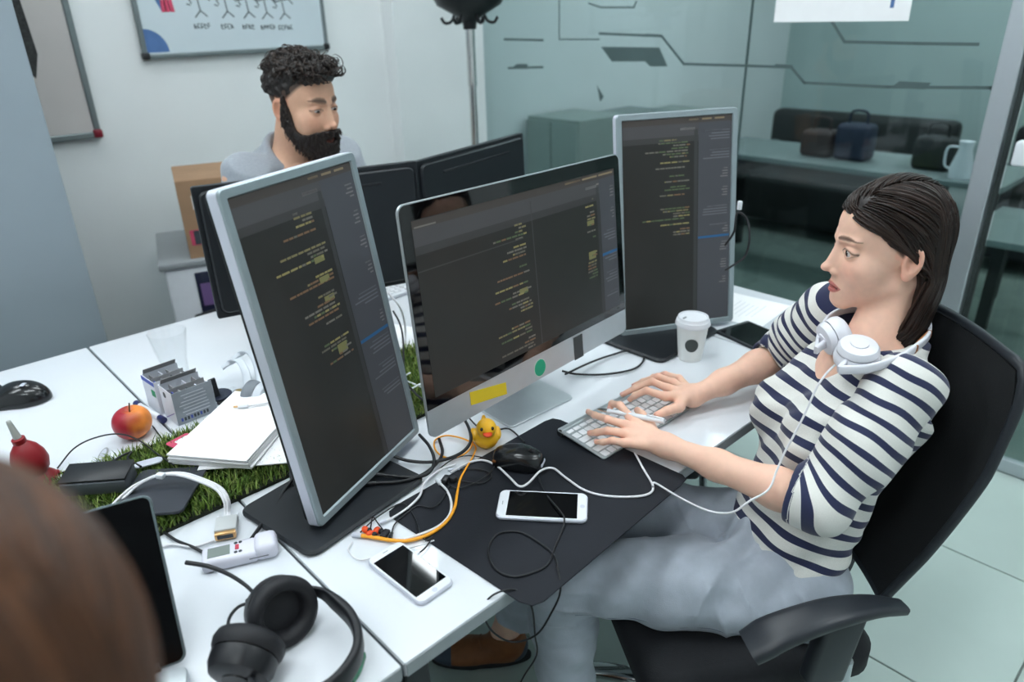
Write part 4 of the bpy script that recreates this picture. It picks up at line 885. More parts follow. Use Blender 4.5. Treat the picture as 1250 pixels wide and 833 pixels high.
# key ring bits
t = thing('key_bunch', 'small bunch of dark keys between the round tin and white headphones', 'keys', tuple(D(292, 480)))
for i in range(4):
    q = D(289+i*3, 481-i*1.5, .004+.004*i); MB().box(q, (.022, .006, .0016), rotz(.8*i+.3)).build('key', 'dark_steel', t, world=True); MB().lathe([(.004, 0), (.0065, 0), (.0065, .0016), (.004, .0016)], tuple(q+A(.010*math.cos(.8*i+.3), .010*math.sin(.8*i+.3), 0)), n=14).build('key_head', 'brass', t, 40, world=True)
ra = np.linspace(0, 2*math.pi, 25); MB().tube([D(290, 478, .012)+A(.010*math.cos(a), .010*math.sin(a), 0) for a in ra], .001, 6, cap=False).build('ring', 'chrome', t, 60, world=True)
# gold tipped audio lead lying on the papers
t = thing('audio_lead', 'white audio lead with a golden tip lying on the thick paper stack', 'cable', tuple(D(287, 496, .05))); q0, q1 = D(285, 497, .053), D(291, 496.5, .053)
MB().tube([q0, q1], .0022, 10).build('tip', 'gold', t, 50, world=True); q2 = D(303, 496, .053); MB().tube([q1, q2], .0042, 12).build('plug', 'white_plastic', t, 50, world=True); MB().tube(spline([q2, D(315, 494, .053), D(330, 492, .053), D(350, 494, .05)], 6), .0022, 8).build('cord', 'cable_white', t, 60, world=True)
# tablet lying under the right arm
q = D(922, 417); t = thing('tablet', 'thin dark tablet lying flat across the desk joint near the coffee cup', 'tablet', (q[0]+.015, q[1]-.005, DZ+.0005), rotz(RAD(-12))); MB().plate((0, 0, 0), .125, .20, .007, .008, .0015, seg=4).build('body', 'dark_steel', t, 40); MB().plate((0, 0, .007), .110, .175, .0006, .003).build('display', 'black_glass', t)
# sheet lying on the narrow desk
q = D(930, 366); t = thing('paper_sheet', 'single white paper sheet lying on the narrow desk', 'paper', (1.80, 1.02, DZ+.0005), rotz(.1)); MB().box((0, 0, .0004), (.21, .297, .0006)).build('sheet', 'paper', t); mat('pale_print', C(205, 208, 214), .7)
for i in range(14): MB().box((r_.uniform(-.01, .01), .10-i*.015, .0008), (.13*r_.uniform(.5, 1), .002, .0002)).build('print_line', 'pale_print', t)
# man's keyboard and papers behind the screens
t = thing('keyboard', 'pale keyboard in front of the bearded man', 'keyboard', (1.02, 1.84, DZ+.0005), rotz(RAD(3))); MB().plate((0, 0, 0), .42, .13, .012, .006, .002).build('body', 'white_plastic', t, 40)
kq = MB().plate((0, 0, 0), .0155, .0155, .004, .002, .001, seg=2).mesh('key', ['key_white'], 35)
for i in range(20):
    for j in range(5): o = mesh_obj('key', kq, None, t); o.location = (-.19+i*.02, -.045+j*.0215, .012)
t = thing('desk_papers', 'few white sheets lying between the two rows of screens', 'papers', (.93, 1.55, DZ+.0005), rotz(.25))
for i in range(4): MB().box((i*.004, -i*.006, .0006+.0012*i), (.21, .297, .001), rotz(i*.05)).build('sheet', 'paper', t)
# power strip lying on the grass
q = D(506, 478); t = thing('cable_tray', 'thin white wire rack lying on the grass behind the desktop computer', 'rack', (.83, 1.29, DZ+.024), rotz(RAD(8)))
for i in range(3): MB().tube([(-.11, -.06+.06*i, 0), (.03, -.06+.06*i, 0)], .0022, 8).build('wire', 'white_plastic', t, 60)
for s_ in (-.9, .0): MB().tube([(s_*.10, -.08, -.004), (s_*.10, .08, -.004)], .0022, 8).build('wire', 'white_plastic', t, 60)
# ------------------------------------------------------------------ laptop in the foreground
lp = thing('laptop', 'open laptop with a blank black screen beside the black headphones', 'laptop', (.06, .87, DZ)); br = D(229, 806, .012); tr = A(.188, .958, DZ+.195)
ud = nrm(tr-br); sdv = nrm(A(-.92, .36, 0)); sdv = nrm(sdv-ud*(sdv@ud)); nv = np.cross(ud, sdv); nv = nv if nv[1] < 0 else -nv; LH = np.linalg.norm(tr-br)+.006; LW = .33
cen = br+ud*LH/2+sdv*LW/2; RL = np.stack([-sdv, ud, np.cross(-sdv, ud)], 1); mat('dim_glass', C(5, 5, 7), .12, spec=.2); mat('lap_rim', C(96, 108, 112), .4, .6)
m = MB(); m.plate(cen-RL[:, 2]*.0055, LW, LH, .006, .012, .001, RL, 5); m.build('lid', 'lap_rim', lp, 40, world=True)
m = MB(); m.plate(cen+RL[:, 2]*.0004, LW-.006, LH-.006, .0006, .010, 0, RL, 5); m.build('screen', 'dim_glass', lp, 40, world=True)
fb = nrm(A(RL[0, 2], RL[1, 2], 0)); Rb = np.stack([A(fb[1], -fb[0], 0)*-1, fb*-1, A(0, 0, 1)], 1); bc = A(cen[0], cen[1], 0)+(br-cen)*A(1, 1, 0)-(-sdv*LW/2)*A(1, 1, 0)
hin = br+sdv*LW/2; m = MB(); m.plate((hin[0]+fb[0]*.112, hin[1]+fb[1]*.112, DZ+.001), LW, .22, .012, .012, .002, Rb, 5); m.build('base', 'alu_light', lp, 40, world=True)
m = MB(); m.plate((hin[0]+fb[0]*.075, hin[1]+fb[1]*.075, DZ+.0132), LW*.86, .10, .0008, .004, 0, Rb); m.build('keyboard_well', 'black_plastic', lp, world=True)
m = MB(); m.plate((hin[0]+fb[0]*.175, hin[1]+fb[1]*.175, DZ+.0131), .10, .065, .0006, .004, 0, Rb); m.build('touchpad', 'silver_side', lp, world=True)
MB().tube([hin-sdv*LW*.4+A(0, 0, .004), hin+sdv*LW*.4+A(0, 0, .004)], .006, 10).build('hinge', 'black_plastic', lp, 50, world=True)
# ------------------------------------------------------------------ loose cables
def cable(lab, pts, r, m, plugs=(), name='cable', n=7):
    P3 = [D(*p) if len(p) == 3 else D(p[0], p[1], .004) for p in pts]; t = thing(name, lab, 'cable', tuple(P3[0])); sp_ = spline(P3, n)
    MB().tube(sp_, r, 8).build('cord', m, t, 60, world=True)
    for end, pm, pr_, pl in plugs:
        a, b = (sp_[0], sp_[1]) if end == 0 else (sp_[-1], sp_[-2]); d = nrm(a-b); MB().tube([a-d*.002, a+d*pl], pr_, 10).build('plug', pm, t, 50, world=True)
    return t
cable('thick black cable looping out from beneath the desktop computer', [(558, 498, .02), (572, 522, .03), (574, 540, .03), (560, 555, .02), (530, 564, .012), (500, 563, .012), (478, 556, .02), (462, 548, .03)], .0033, 'cable_black')
cable('black cable curving behind the left portrait monitor foot', [(512, 531, .03), (524, 545, .03), (530, 562, .02), (524, 577, .016), (505, 583, .014), (468, 580, .018)], .0033, 'cable_black', [(1, 'cable_black', .004, .02)])
cable('black cable lying across the left portrait monitor foot', [(536, 536, .006), (540, 552, .008), (533, 566, .012), (515, 580, .014), (490, 588, .015), (457, 590, .016)], .0032, 'cable_black', [(1, 'cable_black', .0045, .025)])
cable('orange cable looping around the rubber duck', [(566, 513, .015), (577, 532, .008), (574, 548, .006), (560, 558, .006), (544, 559, .006), (532, 550, .006), (531, 538, .006), (545, 532, .006), (566, 536, .008), (580, 545, .008), (578, 556, .006), (570, 570, .006), (562, 585, .006), (558, 603, .006), (555, 620, .006), (545, 637, .006), (525, 652, .006), (500, 660, .006), (478, 660, .006), (455, 656, .006), (440, 654, .006)], np.interp(np.linspace(0, 1, 141), [0, .55, .7, 1], [.0018, .0018, .0028, .0035]), 'cable_orange', [(1, 'silver_side', .0042, .014)])
cable('white charging cable curving over the black desk mat', [(775, 553, .012), (785, 572, .006), (797, 594, .006), (790, 604, .006), (765, 607, .005), (735, 605, .005), (712, 598, .005), (690, 583, .006), (675, 572, .008), (660, 575, .012), (645, 590, .018), (634, 594, .02), (622, 583, .016), (605, 568, .006), (588, 562, .006), (570, 566, .006), (550, 577, .006)], .0022, 'cable_white')
cable('short white plug cable lying on the mat beside the orange cable', [(537, 590, .006), (546, 600, .006), (551, 615, .006), (548, 630, .006), (535, 643, .006), (515, 652, .006), (493, 659, .007)], .0024, 'cable_white', [(0, 'white_plastic', .0042, .012)])
cable('thin white lead running over the left portrait monitor foot', [(556, 567, .006), (535, 575, .01), (518, 590, .012), (512, 606, .010), (498, 620, .008), (480, 632, .006), (470, 636, .006)], .0022, 'cable_white', [(1, 'silver_side', .003, .01)])
cable('thin black mouse cord crossing the white smartphone on the mat', [(657, 582, .008), (663, 598, .006), (673, 612, .014), (682, 622, .016), (689, 634, .014), (685, 650, .006), (676, 672, .005), (668, 690, .005), (648, 700, .005), (625, 704, .005), (604, 694, .005), (596, 672, .005), (608, 652, .005), (635, 650, .005), (660, 664, .005), (676, 678, .005), (682, 700, .006), (684, 722, -.01), (675, 745, -.05), (655, 775, -.10), (625, 784, -.12), (600, 770, -.08), (590, 745, -.02), (600, 728, .004), (622, 720, .006), (640, 726, -.01), (650, 745, -.06), (653, 775, -.16), (655, 800, -.25), (640, 825, -.35), (630, 845, -.42)], .0016, 'cable_black')
cable('thin black lead trailing across the desk corner', [(549, 592, .006), (540, 610, .006), (528, 620, .006), (510, 618, .005), (495, 628, .005), (482, 640, .005), (478, 652, .005)], .0013, 'cable_black', [(1, 'black_plastic', .003, .012)])
cable('tangled thin black lead on the mat near the rubber duck', [(560, 573, .005), (585, 573, .006), (600, 580, .006), (590, 590, .006), (565, 588, .006), (550, 583, .006), (548, 592, .006), (562, 596, .006), (590, 584, .008), (604, 566, .006), (580, 557, .006), (555, 560, .006), (530, 578, .006), (517, 590, .006)], .0012, 'cable_black', [(0, 'silver_side', .0022, .02)])
cable('thin black earphone lead with a metal tip by the mat edge', [(440, 650, .005), (460, 632, .006), (490, 615, .006), (505, 630, .005), (512, 650, .005), (520, 660, .005), (528, 655, .005), (520, 668, .005), (511, 676, .005)], .0013, 'cable_black', [(1, 'silver_side', .0020, .010)])
cable('pale cord lying beside the white smartphone on the bare desk', [(430, 662, .004), (425, 672, .004), (440, 684, .004), (470, 676, .004), (505, 668, .004), (530, 660, .004)], .0012, 'cable_white')
cable('black power cable lying behind the white power meter', [(365, 575, .03), (348, 598, .012), (335, 622, .008), (320, 640, .008), (303, 664, .012)], .0034, 'cable_black')
cable('flat black cable lying along the grass edge behind the laptop', [(185, 643, .005), (200, 650, .005), (215, 660, .005), (235, 668, .005), (250, 676, .005), (258, 682, .01)], .0026, 'cable_black')
cable('pale cable lying beneath the grey monitor plug', [(185, 672, .004), (210, 665, .004), (235, 668, .004), (262, 660, .004)], .0022, 'cable_white')
cable('thin black cable bowing from the red blower to the grass', [(70, 572, .003), (90, 548, .02), (115, 535, .035), (145, 530, .04), (170, 538, .03), (190, 553, .026), (212, 568, .03)], .0016, 'cable_black')
cable('black cable lying on the grass near the red blower', [(68, 580, .006), (95, 572, .025), (115, 572, .028), (128, 577, .026), (140, 562, .026), (160, 552, .026), (156, 560, .026), (172, 570, .03)], .0022, 'cable_black')
cable('thin dark cable running from the apple to the grass', [(186, 520, .004), (200, 538, .006), (214, 553, .024)], .0014, 'cable_black')
cable('black cable looping on the desk behind the desktop computer chin', [(690, 457, .02), (720, 443, .012), (745, 434, .006), (770, 428, .008), (786, 436, .006), (775, 450, .006), (740, 457, .006), (705, 457, .006), (686, 453, .012)], .0026, 'cable_black')
cable('thin black cable beneath the desktop computer beside the duck', [(572, 510, .01), (585, 522, .005), (605, 525, .005), (622, 524, .005), (640, 540, .006)], .0018, 'cable_black')
cable('pale cord hanging between the portrait monitor and the desktop computer', [(474, 358, .16), (488, 375, .12), (494, 395, .06), (495, 420, .01), (492, 440, .01)], .0028, 'cable_white')
cable('dark cord hanging between the portrait monitor and the desktop computer', [(480, 380, .10), (488, 395, .08), (492, 415, .04), (494, 460, .03), (505, 478, .03), (520, 492, .03)], .0026, 'cable_black')
# lead dangling behind the right monitor
t = monR[0]
dp_ = lambda px, py, d: CAM+ray(px, py)*d
MB().tube(spline([dp_(885, 300, 1.80), dp_(896, 283, 1.78), dp_(900, 260, 1.77), dp_(912, 268, 1.77), dp_(915, 290, 1.77), dp_(910, 312, 1.78), dp_(898, 322, 1.79), dp_(885, 330, 1.80)], 7), .0028, 8).build('signal_lead', 'cable_black', t, 60, world=True); MB().rbox(dp_(903, 251, 1.77), (.010, .010, .022), .002).build('lead_plug', 'white_plastic', t, 40, world=True)
# orange earphones
t = thing('earphones', 'orange and black earphones lying at the corner of the left monitor foot', 'earphones', tuple(D(452, 650)))
mat('bud_orange', C(230, 80, 30), .4)
for i, (px, py) in enumerate(((446, 647), (452, 652), (460, 648))):
    o = MB().ball(D(px, py, .008), (.006, .008, .006), rotz(i), 12, 8).build('bud', 'bud_orange', t, 180, world=True); MB().ball(D(px+5, py+1, .008), (.005, .005, .005), None, 10, 6).build('tip', 'black_rubber', o, 180, world=True)
MB().rbox(D(470, 652, .006), (.020, .012, .008), .003, rotz(.5)).build('remote', 'black_rubber', t, 40, world=True)
MB().tube(spline([D(452, 648, .01), D(455, 632, .03), D(462, 640, .02), D(470, 650, .008)], 6), .0012, 6).build('cord', 'cable_black', t, 60, world=True)
# pen in the near hand is built with the woman
# wall-side plug on the mat
t = thing('usb_adapter', 'small black adapter lying on the mat beside the tangled lead', 'adapter', tuple(D(545, 586))); MB().rbox(D(544, 586, .008), (.020, .012, .012), .003, rotz(.5)).build('body', 'black_plastic', t, 40, world=True); MB().rbox(D(553, 585, .008), (.014, .014, .012), .004, rotz(.2)).build('cap', 'black_rubber', t, 40, world=True)
# ------------------------------------------------------------------ people
mat('skin', C(224, 178, 152), .48, attr='Col', var=.03, vs=90, sss=.12, spec=.4)
mat('skin_man', C(205, 160, 135), .5, attr='Col', var=.03, vs=90, sss=.1, spec=.4)
mat('eye_ball', C(225, 222, 220), .2, attr='Col', spec=.25)
mat('hair_dark', C(46, 33, 28), .36, attr='Col', var=.2, vs=300, spec=.38)
mat('hair_man', C(36, 30, 28), .45, attr='Col', var=.2, vs=300, spec=.5)
mat('hair_brown', C(92, 58, 34), .5, attr='Col', var=.25, vs=60, spec=.45)
mat('denim', C(172, 180, 192), .8, var=.09, vs=26, bump=.25, bs=500, sheen=.2)
mat('grey_knit', C(150, 156, 164), .85, var=.06, vs=160, bump=.2, bs=400, sheen=.2)
mat('shoe_leather', C(134, 84, 50), .5, var=.12, vs=60); mat('shoe_blue', C(66, 78, 94), .6, var=.1, vs=60); mat('sole', C(34, 36, 40), .6)
def stripe_mat():
    m = mat('breton', C(225, 225, 222), .85, sheen=.2, bump=.2, bs=600); nt = m.node_tree; b = nt.nodes['Principled BSDF']; L = nt.links
    at = nt.nodes.new('ShaderNodeAttribute'); at.attribute_name = 'su'
    fr = nt.nodes.new('ShaderNodeMath'); fr.operation = 'FRACT'; L.new(at.outputs['Fac'], fr.inputs[0])
    gt = nt.nodes.new('ShaderNodeMath'); gt.operation = 'GREATER_THAN'; gt.inputs[1].default_value = .60; L.new(fr.outputs[0], gt.inputs[0])
    n = nt.nodes.new('ShaderNodeTexNoise'); n.inputs['Scale'].default_value = 250
    mx = nt.nodes.new('ShaderNodeMix'); mx.data_type = 'RGBA'; mx.inputs['A'].default_value = (*C(226, 225, 220), 1); mx.inputs['B'].default_value = (*C(36, 42, 76), 1); L.new(gt.outputs[0], mx.inputs['Factor'])
    hv = nt.nodes.new('ShaderNodeHueSaturation'); mr = nt.nodes.new('ShaderNodeMapRange'); mr.inputs[1].default_value = .3; mr.inputs[2].default_value = .7; mr.inputs[3].default_value = .93; mr.inputs[4].default_value = 1.05
    L.new(n.outputs[0], mr.inputs[0]); L.new(mr.outputs[0], hv.inputs['Value']); L.new(mx.outputs['Result'], hv.inputs['Color']); L.new(hv.outputs[0], b.inputs['Base Color'])
stripe_mat()
def head_sdf(q, male=False):
    """q: x right, y forward, z up, origin between the ears at eye level; metres"""
    m = q.copy(); m[:, 0] = np.abs(m[:, 0]); jw = 1.08 if male else 1.0
    d = ell(q, (0, -.014, .034), (.0735, .087, .082))
    d = smin(d, ell(q, (0, .016, -.020), (.059, .067, .074)), .03)
    d = smin(d, ell(q, (0, .034, .042), (.054, .050, .046)), .022)
    d = smin(d, ell(m, (.041, .050, -.027), (.023, .025, .022)), .022)
    d = smin(d, ell(m, (.036, .044, -.056), (.022, .025, .030)), .03)
    d = smin(d, ell(q, (0, .058, -.034), (.034, .028, .034)), .02)
    d = smin(d, cone(m, (.052*jw, -.004, -.062), (.013*jw, .068, -.104), .013, .0135), .028)
    d = smin(d, ell(q, (0, .0765, -.1025), (.0165*jw, .013, .0135)), .016)
    d = smin(d, cone(m, (.009, .0845, .0185), (.043, .070, .022), .0055, .0045), .014)
    d = smax(d, -ell(m, (.034, .100, .001), (.020, .0205, .0125)), .012)
    d = smin(d, ell(q, (0, .070, -.072), (.029, .0205, .026)), .016)
    d = smin(d, cone(q, (0, .070, .004), (0, .080, -.036), .010, .0165), .014)
    d = smin(d, cone(q, (0, .0800, .010), (0, .1000, -.0335), .0060, .0076), .011)
    d = smin(d, ell(q, (0, .1032, -.0372), (.0092, .0098, .0078)), .006)
    d = smin(d, ell(m, (.0118, .0905, -.0440), (.0058, .0085, .0064)), .006)
    d = smax(d, -ell(m, (.0052, .0955, -.0515), (.0026, .0046, .0032)), .003)
    # lips
    d = smax(d, -ell(q, (0, .0965, -.0740), (.012, .012, .0016)), .003)
    d = smin(d, cone(m, (.0035, .0905, -.0690), (.0250, .0760, -.0730), .0048, .0024), .0045)
    d = smin(d, cone(m, (.0, .0892, -.0806), (.0240, .0755, -.0742), .0066, .0024), .0045)
    d = smax(d, -ell(q, (0, .0975, -.0745), (.0200, .0165, .0034)), .0018)
    # eyelids
    ec = (.0315, .0705, .0)
    lid = ell(m, ec, (.0162, .0142, .0146)); d = smin(d, lid, .004)
    op = ell(m, (.0318, .088, -.0005), (.0152, .016, .0042 if male else .0073)); op = smax(op, -(m[:, 1]-.070), .002); d = smax(d, -op, .0012)
    # ear
    Re = rotz(RAD(24))@rotx(RAD(12)); e = ell(m, (.0765, -.015, -.008), (.0060, .0160, .0295), Re); e = smin(e, ell(m, (.0745, -.009, -.033), (.0050, .0085, .0100), Re), .006)
    e = smax(e, -ell(m, (.0850, -.0120, -.005), (.0125, .0112, .0205), Re), .0014); d = smin(d, e, .005)
    return d
def face_cols(q, base, lips, brow, male=False, beard=None):
    n = len(q); c = np.tile(np.array(base), (n, 1)); ax = np.abs(q[:, 0])
    def blend(w, col): nonlocal c; w = np.clip(w, 0, 1)[:, None]; c = c*(1-w)+np.array(col)*w
    fr = q[:, 1] > .05
    ck = np.exp(-(((ax-.042)/.020)**2+((q[:, 2]+.032)/.020)**2))*fr; blend(ck*.35, np.array(base)*A(1.02, .72, .70))
    no = np.exp(-((ax/.014)**2+((q[:, 2]+.041)/.012)**2))*(q[:, 1] > .09); blend(no*.3, np.array(base)*A(1.02, .75, .72))
    er = (ax > .068)*np.clip((q[:, 1]+.045)/.02, 0, 1)*(q[:, 1] < .012)*(np.abs(q[:, 2]+.012) < .045); blend(er*.35, np.array(base)*A(1.0, .62, .56))
    w = ax/.0262; zl = -.0665+.0010*(1-w*w); top = -.0730+.0092*np.clip(1-w**2.0, 0, 1)*(1-.18*np.exp(-(ax/.003)**2)); bot = -.0738-.0128*np.clip(1-w**2.2, 0, 1)
    inl = (w < 1)*fr*np.clip((top-q[:, 2])/.0012+.5, 0, 1)*np.clip((q[:, 2]-bot)/.0012+.5, 0, 1); blend(inl*.9, lips)
    ml = (w < .8)*fr*np.exp(-((q[:, 2]+.0743)/.0023)**2); blend(ml*.9, A(.05, .015, .015))  # shade between the parted lips, painted into the colour
    # brows
    bz = .0222+.0042*np.sin(np.clip((ax-.008)/.046, 0, 1)*2.7); th = (.0085 if male else .0046)*np.clip((ax-.008)/.006, 0, 1)*np.clip((.054-ax)/.022, .15, 1)
    bw = np.clip(1-np.abs(q[:, 2]-bz)/np.maximum(th, 1e-5), 0, 1)**.35*(ax > .010)*(ax < .051)*(q[:, 1] > .045)*(q[:, 2] > .014); blend(bw*.9, brow)
    # lash lines
    el = ((m_ := (ax-.0318)/.0164)**2); zt = (.0045 if male else .0074)*np.clip(1-el, 0, 1)**.7-.0005; zb = -(.0043 if male else .0070)*np.clip(1-el, 0, 1)**.7-.0005
    lw = (el < 1.0)*fr*(np.exp(-((q[:, 2]-zt-.0006)/.0013)**2)+.45*np.exp(-((q[:, 2]-zb)/.0010)**2)); blend(lw*.9, A(.012, .008, .007))
    so = np.exp(-(((ax-.032)/.018)**2+((q[:, 2]-.009)/.006)**2))*fr; blend(so*.25, np.array(base)*A(.75, .55, .5))
    return c
def crease(P, d, k, ph=0.0, wob=25.0): return (1-np.abs(np.sin(P@np.asarray(d, np.float32)*k+ph+.9*np.sin(P@np.array([.7, -.5, .6], np.float32)*wob))))**2.5
def add_eyes(parent, Rh, hc, gaze=(0, 1, 0), iris=C(70, 52, 40), s=1.0):
    g = nrm(gaze)
    for sx in (-1, 1):
        b = MB().ball((0, 0, 0), .0126*s, None, 32, 24); me = b.mesh('eye', ['eye_ball'], 180); v = np.array(b.v)/(.0126*s); dt = v@g
        col = np.tile(np.array(C(214, 208, 206)), (len(v), 1)); col[dt > .868] = C(30, 22, 20); col[dt > .89] = iris; col[dt > .972] = (.006, .006, .006)
        a = me.attributes.new('Col', 'FLOAT_COLOR', 'POINT'); a.data.foreach_set('color', np.concatenate([col, np.ones((len(col), 1))], 1).astype(np.float32).ravel())
        o = mesh_obj('eye', me, None, parent); o.matrix_parent_inverse = wmat(parent).inverted() @ M4(Rh, hc+Rh@(A(sx*.0315, .0698, -.0002)*s))
def flow_hair(H, seeds, flow, L, step, rad, jitter, lift=0.0, seed=0):
    """march strands over the surface H = offset; all in local coordinates"""
    r = np.random.default_rng(seed); P = seeds.astype(np.float64).copy(); N = len(P); off = r.uniform(-jitter, jitter*.4, N); out = [P.copy()]
    def grad(p):
        e = .0015; g = np.stack([H((p+d).astype(np.float32))-H((p-d).astype(np.float32)) for d in np.eye(3)*e], -1); return g/np.maximum(_n(g), 1e-9)[:, None]
    for i in range(L-1):
        g = grad(P); v = flow(P, i/(L-1), r); v = v-g*(v*g).sum(-1, keepdims=True)*.9; v /= np.maximum(_n(v), 1e-9)[:, None]
        P = P+v*step; d = H(P.astype(np.float32))-off-lift*i/L; g = grad(P); P = P-g*np.clip(d, -.012, .012)[:, None]; out.append(P.copy())
    return np.stack(out, 1)
def hair_obj(name, paths, rad, colA, colB, m, parent, M, extra=None, n=4, seed=0):
    N, L, _ = paths.shape; r = np.random.default_rng(seed); t = np.linspace(0, 1, L); prof = np.clip(np.minimum((t+.12)/.2, (1.02-t)/.35), .05, 1)**.6
    V, F = tubes(paths, rad[:, None]*prof[None], n); mix = r.uniform(0, 1, N)**1.3; col = np.repeat(np.array(colA)[None]*(1-mix[:, None])+np.array(colB)[None]*mix[:, None], L*n, 0)
    if extra is not None:
        V2, F2, c2 = extra; F = np.concatenate([F, F2+len(V)]); V = np.concatenate([V, V2]); col = np.concatenate([col, c2])
    o = mesh_obj(name, fast_mesh(name, V, F, {'Col': col}), m, parent); o.matrix_parent_inverse = wmat(parent).inverted() @ M; return o
def join_sdf(parts):
    V, F, n = [], [], 0
    for v, f in parts: V.append(v); F.append(f+n); n += len(v)
    return np.concatenate(V), np.concatenate(F)
def finger(P, pts, r): return chain(P, pts, r, .004)
def loft(q, tab):
    """body section: tab rows z, half width, front, back, shift-y ; q local x right y forward z up"""
    z = q[:, 2]; tab = np.array(tab, float); w = np.interp(z, tab[:, 0], tab[:, 1]); f = np.interp(z, tab[:, 0], tab[:, 2]); b = np.interp(z, tab[:, 0], tab[:, 3]); sy = np.interp(z, tab[:, 0], tab[:, 4])
    y = q[:, 1]-sy; dp = np.where(y > 0, f, b); e = 2.4; k = (np.abs(q[:, 0]/w)**e+np.abs(y/dp)**e)**(1/e)
    return (k-1)*np.minimum(w, dp)*.9
def fold(P, d, k, ph=0.0, wob=30.0): return np.sin(P@np.asarray(d, np.float32)*k+ph+1.3*np.sin(P@np.array([.7, -.5, .6], np.float32)*wob))
# ------------------------------------------------------------------ office chair
CF_ = nrm(A(-.84, .545, 0)); CL_ = nrm(np.cross(CF_, (0, 0, 1))); cc = A(1.071, .592, 0); RCh = np.stack([CL_, CF_, A(0, 0, 1)], 1)
mat('chair_mesh', C(20, 22, 25), .75, var=.12, vs=30, bump=.5, bs=900, stretch=(1, 1, .04)); mat('chair_fabric', C(23, 25, 30), .8, var=.12, vs=120, bump=.3, bs=500); mat('chair_plastic', C(40, 44, 50), .38, var=.06, vs=40)
ch = thing('office_chair', 'black mesh office chair the woman is sitting in', 'chair', tuple(cc), RCh)
def panel(fn, nu, nv):
    v = []; f = []
    for s_ in (0, 1):
        for j in range(nv+1):
            for i in range(nu+1): v.append(fn(i/nu*2-1, j/nv, s_))
    W_ = nu+1; N_ = W_*(nv+1)
    for j in range(nv):
        for i in range(nu): a = j*W_+i; f.append((a, a+1, a+W_+1, a+W_)); b = a+N_; f.append((b, b+W_, b+W_+1, b+1))
    for i in range(nu): f.append((i, i+N_, i+1+N_, i+1)); a = nv*W_+i; f.append((a, a+1, a+1+N_, a+N_))
    for j in range(nv): a = j*W_; f.append((a, a+W_, a+W_+N_, a+N_)); a = j*W_+nu; f.append((a, a+N_, a+W_+N_, a+W_))
    return MB().add(v, f)
def backs(inset, t0, t1):
    def fn(u, s, side):
        k = 1-.5*(1-math.sqrt(max(0, 1-max(0, (abs(s-.5)-.40)/.10)**2)))*.25
        w = np.interp(s, [0, .25, .6, .9, 1], [.20, .225, .25, .25, .232])-inset; sv = inset/.52+(1-2*inset/.52)*s
        y = -.285-.122*sv-.035*math.sin(sv*3.1)*.6+.028*u*u; z = DZ-.215+.505*sv-.012*u*u*sv
        return (u*w, y-(t0 if side == 0 else t1), z)
    return fn
MB_ = panel(backs(.012, -.006, .006), 14, 16); MB_.build('back_mesh', 'chair_mesh', ch, 60)
fr = []
for s in np.linspace(0, 1, 14): fr.append(backs(.006, 0, 0)(-1, s, 0))
for u in np.linspace(-1, 1, 10)[1:-1]: fr.append(backs(.006, 0, 0)(u, 1, 0))
for s in np.linspace(1, 0, 14): fr.append(backs(.006, 0, 0)(1, s, 0))
for u in np.linspace(1, -1, 10)[1:-1]: fr.append(backs(.006, 0, 0)(u, 0, 0))
fr.append(fr[0]); MB().tube(spline(fr, 2), .0085, 10).build('back_frame', 'chair_plastic', ch, 60)
st = MB(); st.prism(rrect(.48, .45, .06, 6), .085, (-.012, -.015, DZ-.348), be=.022); st.build('seat', 'chair_fabric', ch, 50)
MB().plate((0, -.02, DZ-.372), .42, .40, .03, .06, .008).build('seat_pan', 'chair_plastic', ch, 40)
MB().strap(spline([(0, -.12, DZ-.34), (0, -.28, DZ-.33), (0, -.322, DZ-.24), (0, -.336, DZ-.10)], 5), (1, 0, 0), .07, .02).build('back_bracket', 'chair_plastic', ch, 50)
for s_ in (-1, 1):
    ar = MB(); p_ = spline([(s_*.310, .075, DZ-.135), (s_*.312, .03, DZ-.108), (s_*.312, -.05, DZ-.088), (s_*.306, -.13, DZ-.092), (s_*.296, -.205, DZ-.118)], 6)
    ar.strap(p_, (1, 0, 0), np.interp(np.linspace(0, 1, len(p_)), [0, .15, .6, 1], [.062, .068, .056, .030]), np.interp(np.linspace(0, 1, len(p_)), [0, .3, 1], [.026, .026, .016])); a_ = ar.build('armrest', 'chair_plastic', ch, 50)
    MB().rbox((s_*.300, -.085, DZ-.175), (.032, .075, .15), .01, rotx(RAD(8)), seg=3).build('armrest_sleeve', 'chair_plastic', a_, 40)
    for dy in (-.028, .028): MB().tube(spline([(s_*.298, -.095+dy, DZ-.22), (s_*.290, -.10+dy, DZ-.30), (s_*.25, -.10+dy, DZ-.345), (s_*.15, -.10+dy, DZ-.352)], 5), .009, 10).build('support_bar', 'alu_light', a_, 60)
MB().lathe([(0, .10), (.028, .10), (.028, .26), (.022, .26), (.022, DZ-.35), (0, DZ-.35)], n=20).build('gas_column', 'black_plastic', ch, 40)
MB().rbox((0, 0, DZ-.365), (.16, .20, .04), .01).build('tilt_unit', 'black_plastic', ch, 40)
bs_ = MB(); bs_.lathe([(0, .085), (.045, .085), (.05, .10), (.04, .125), (0, .125)], n=24)
tgt = D(745, 832, -.66); a0 = math.atan2(*((RCh.T@(tgt-cc))[[1, 0]]))
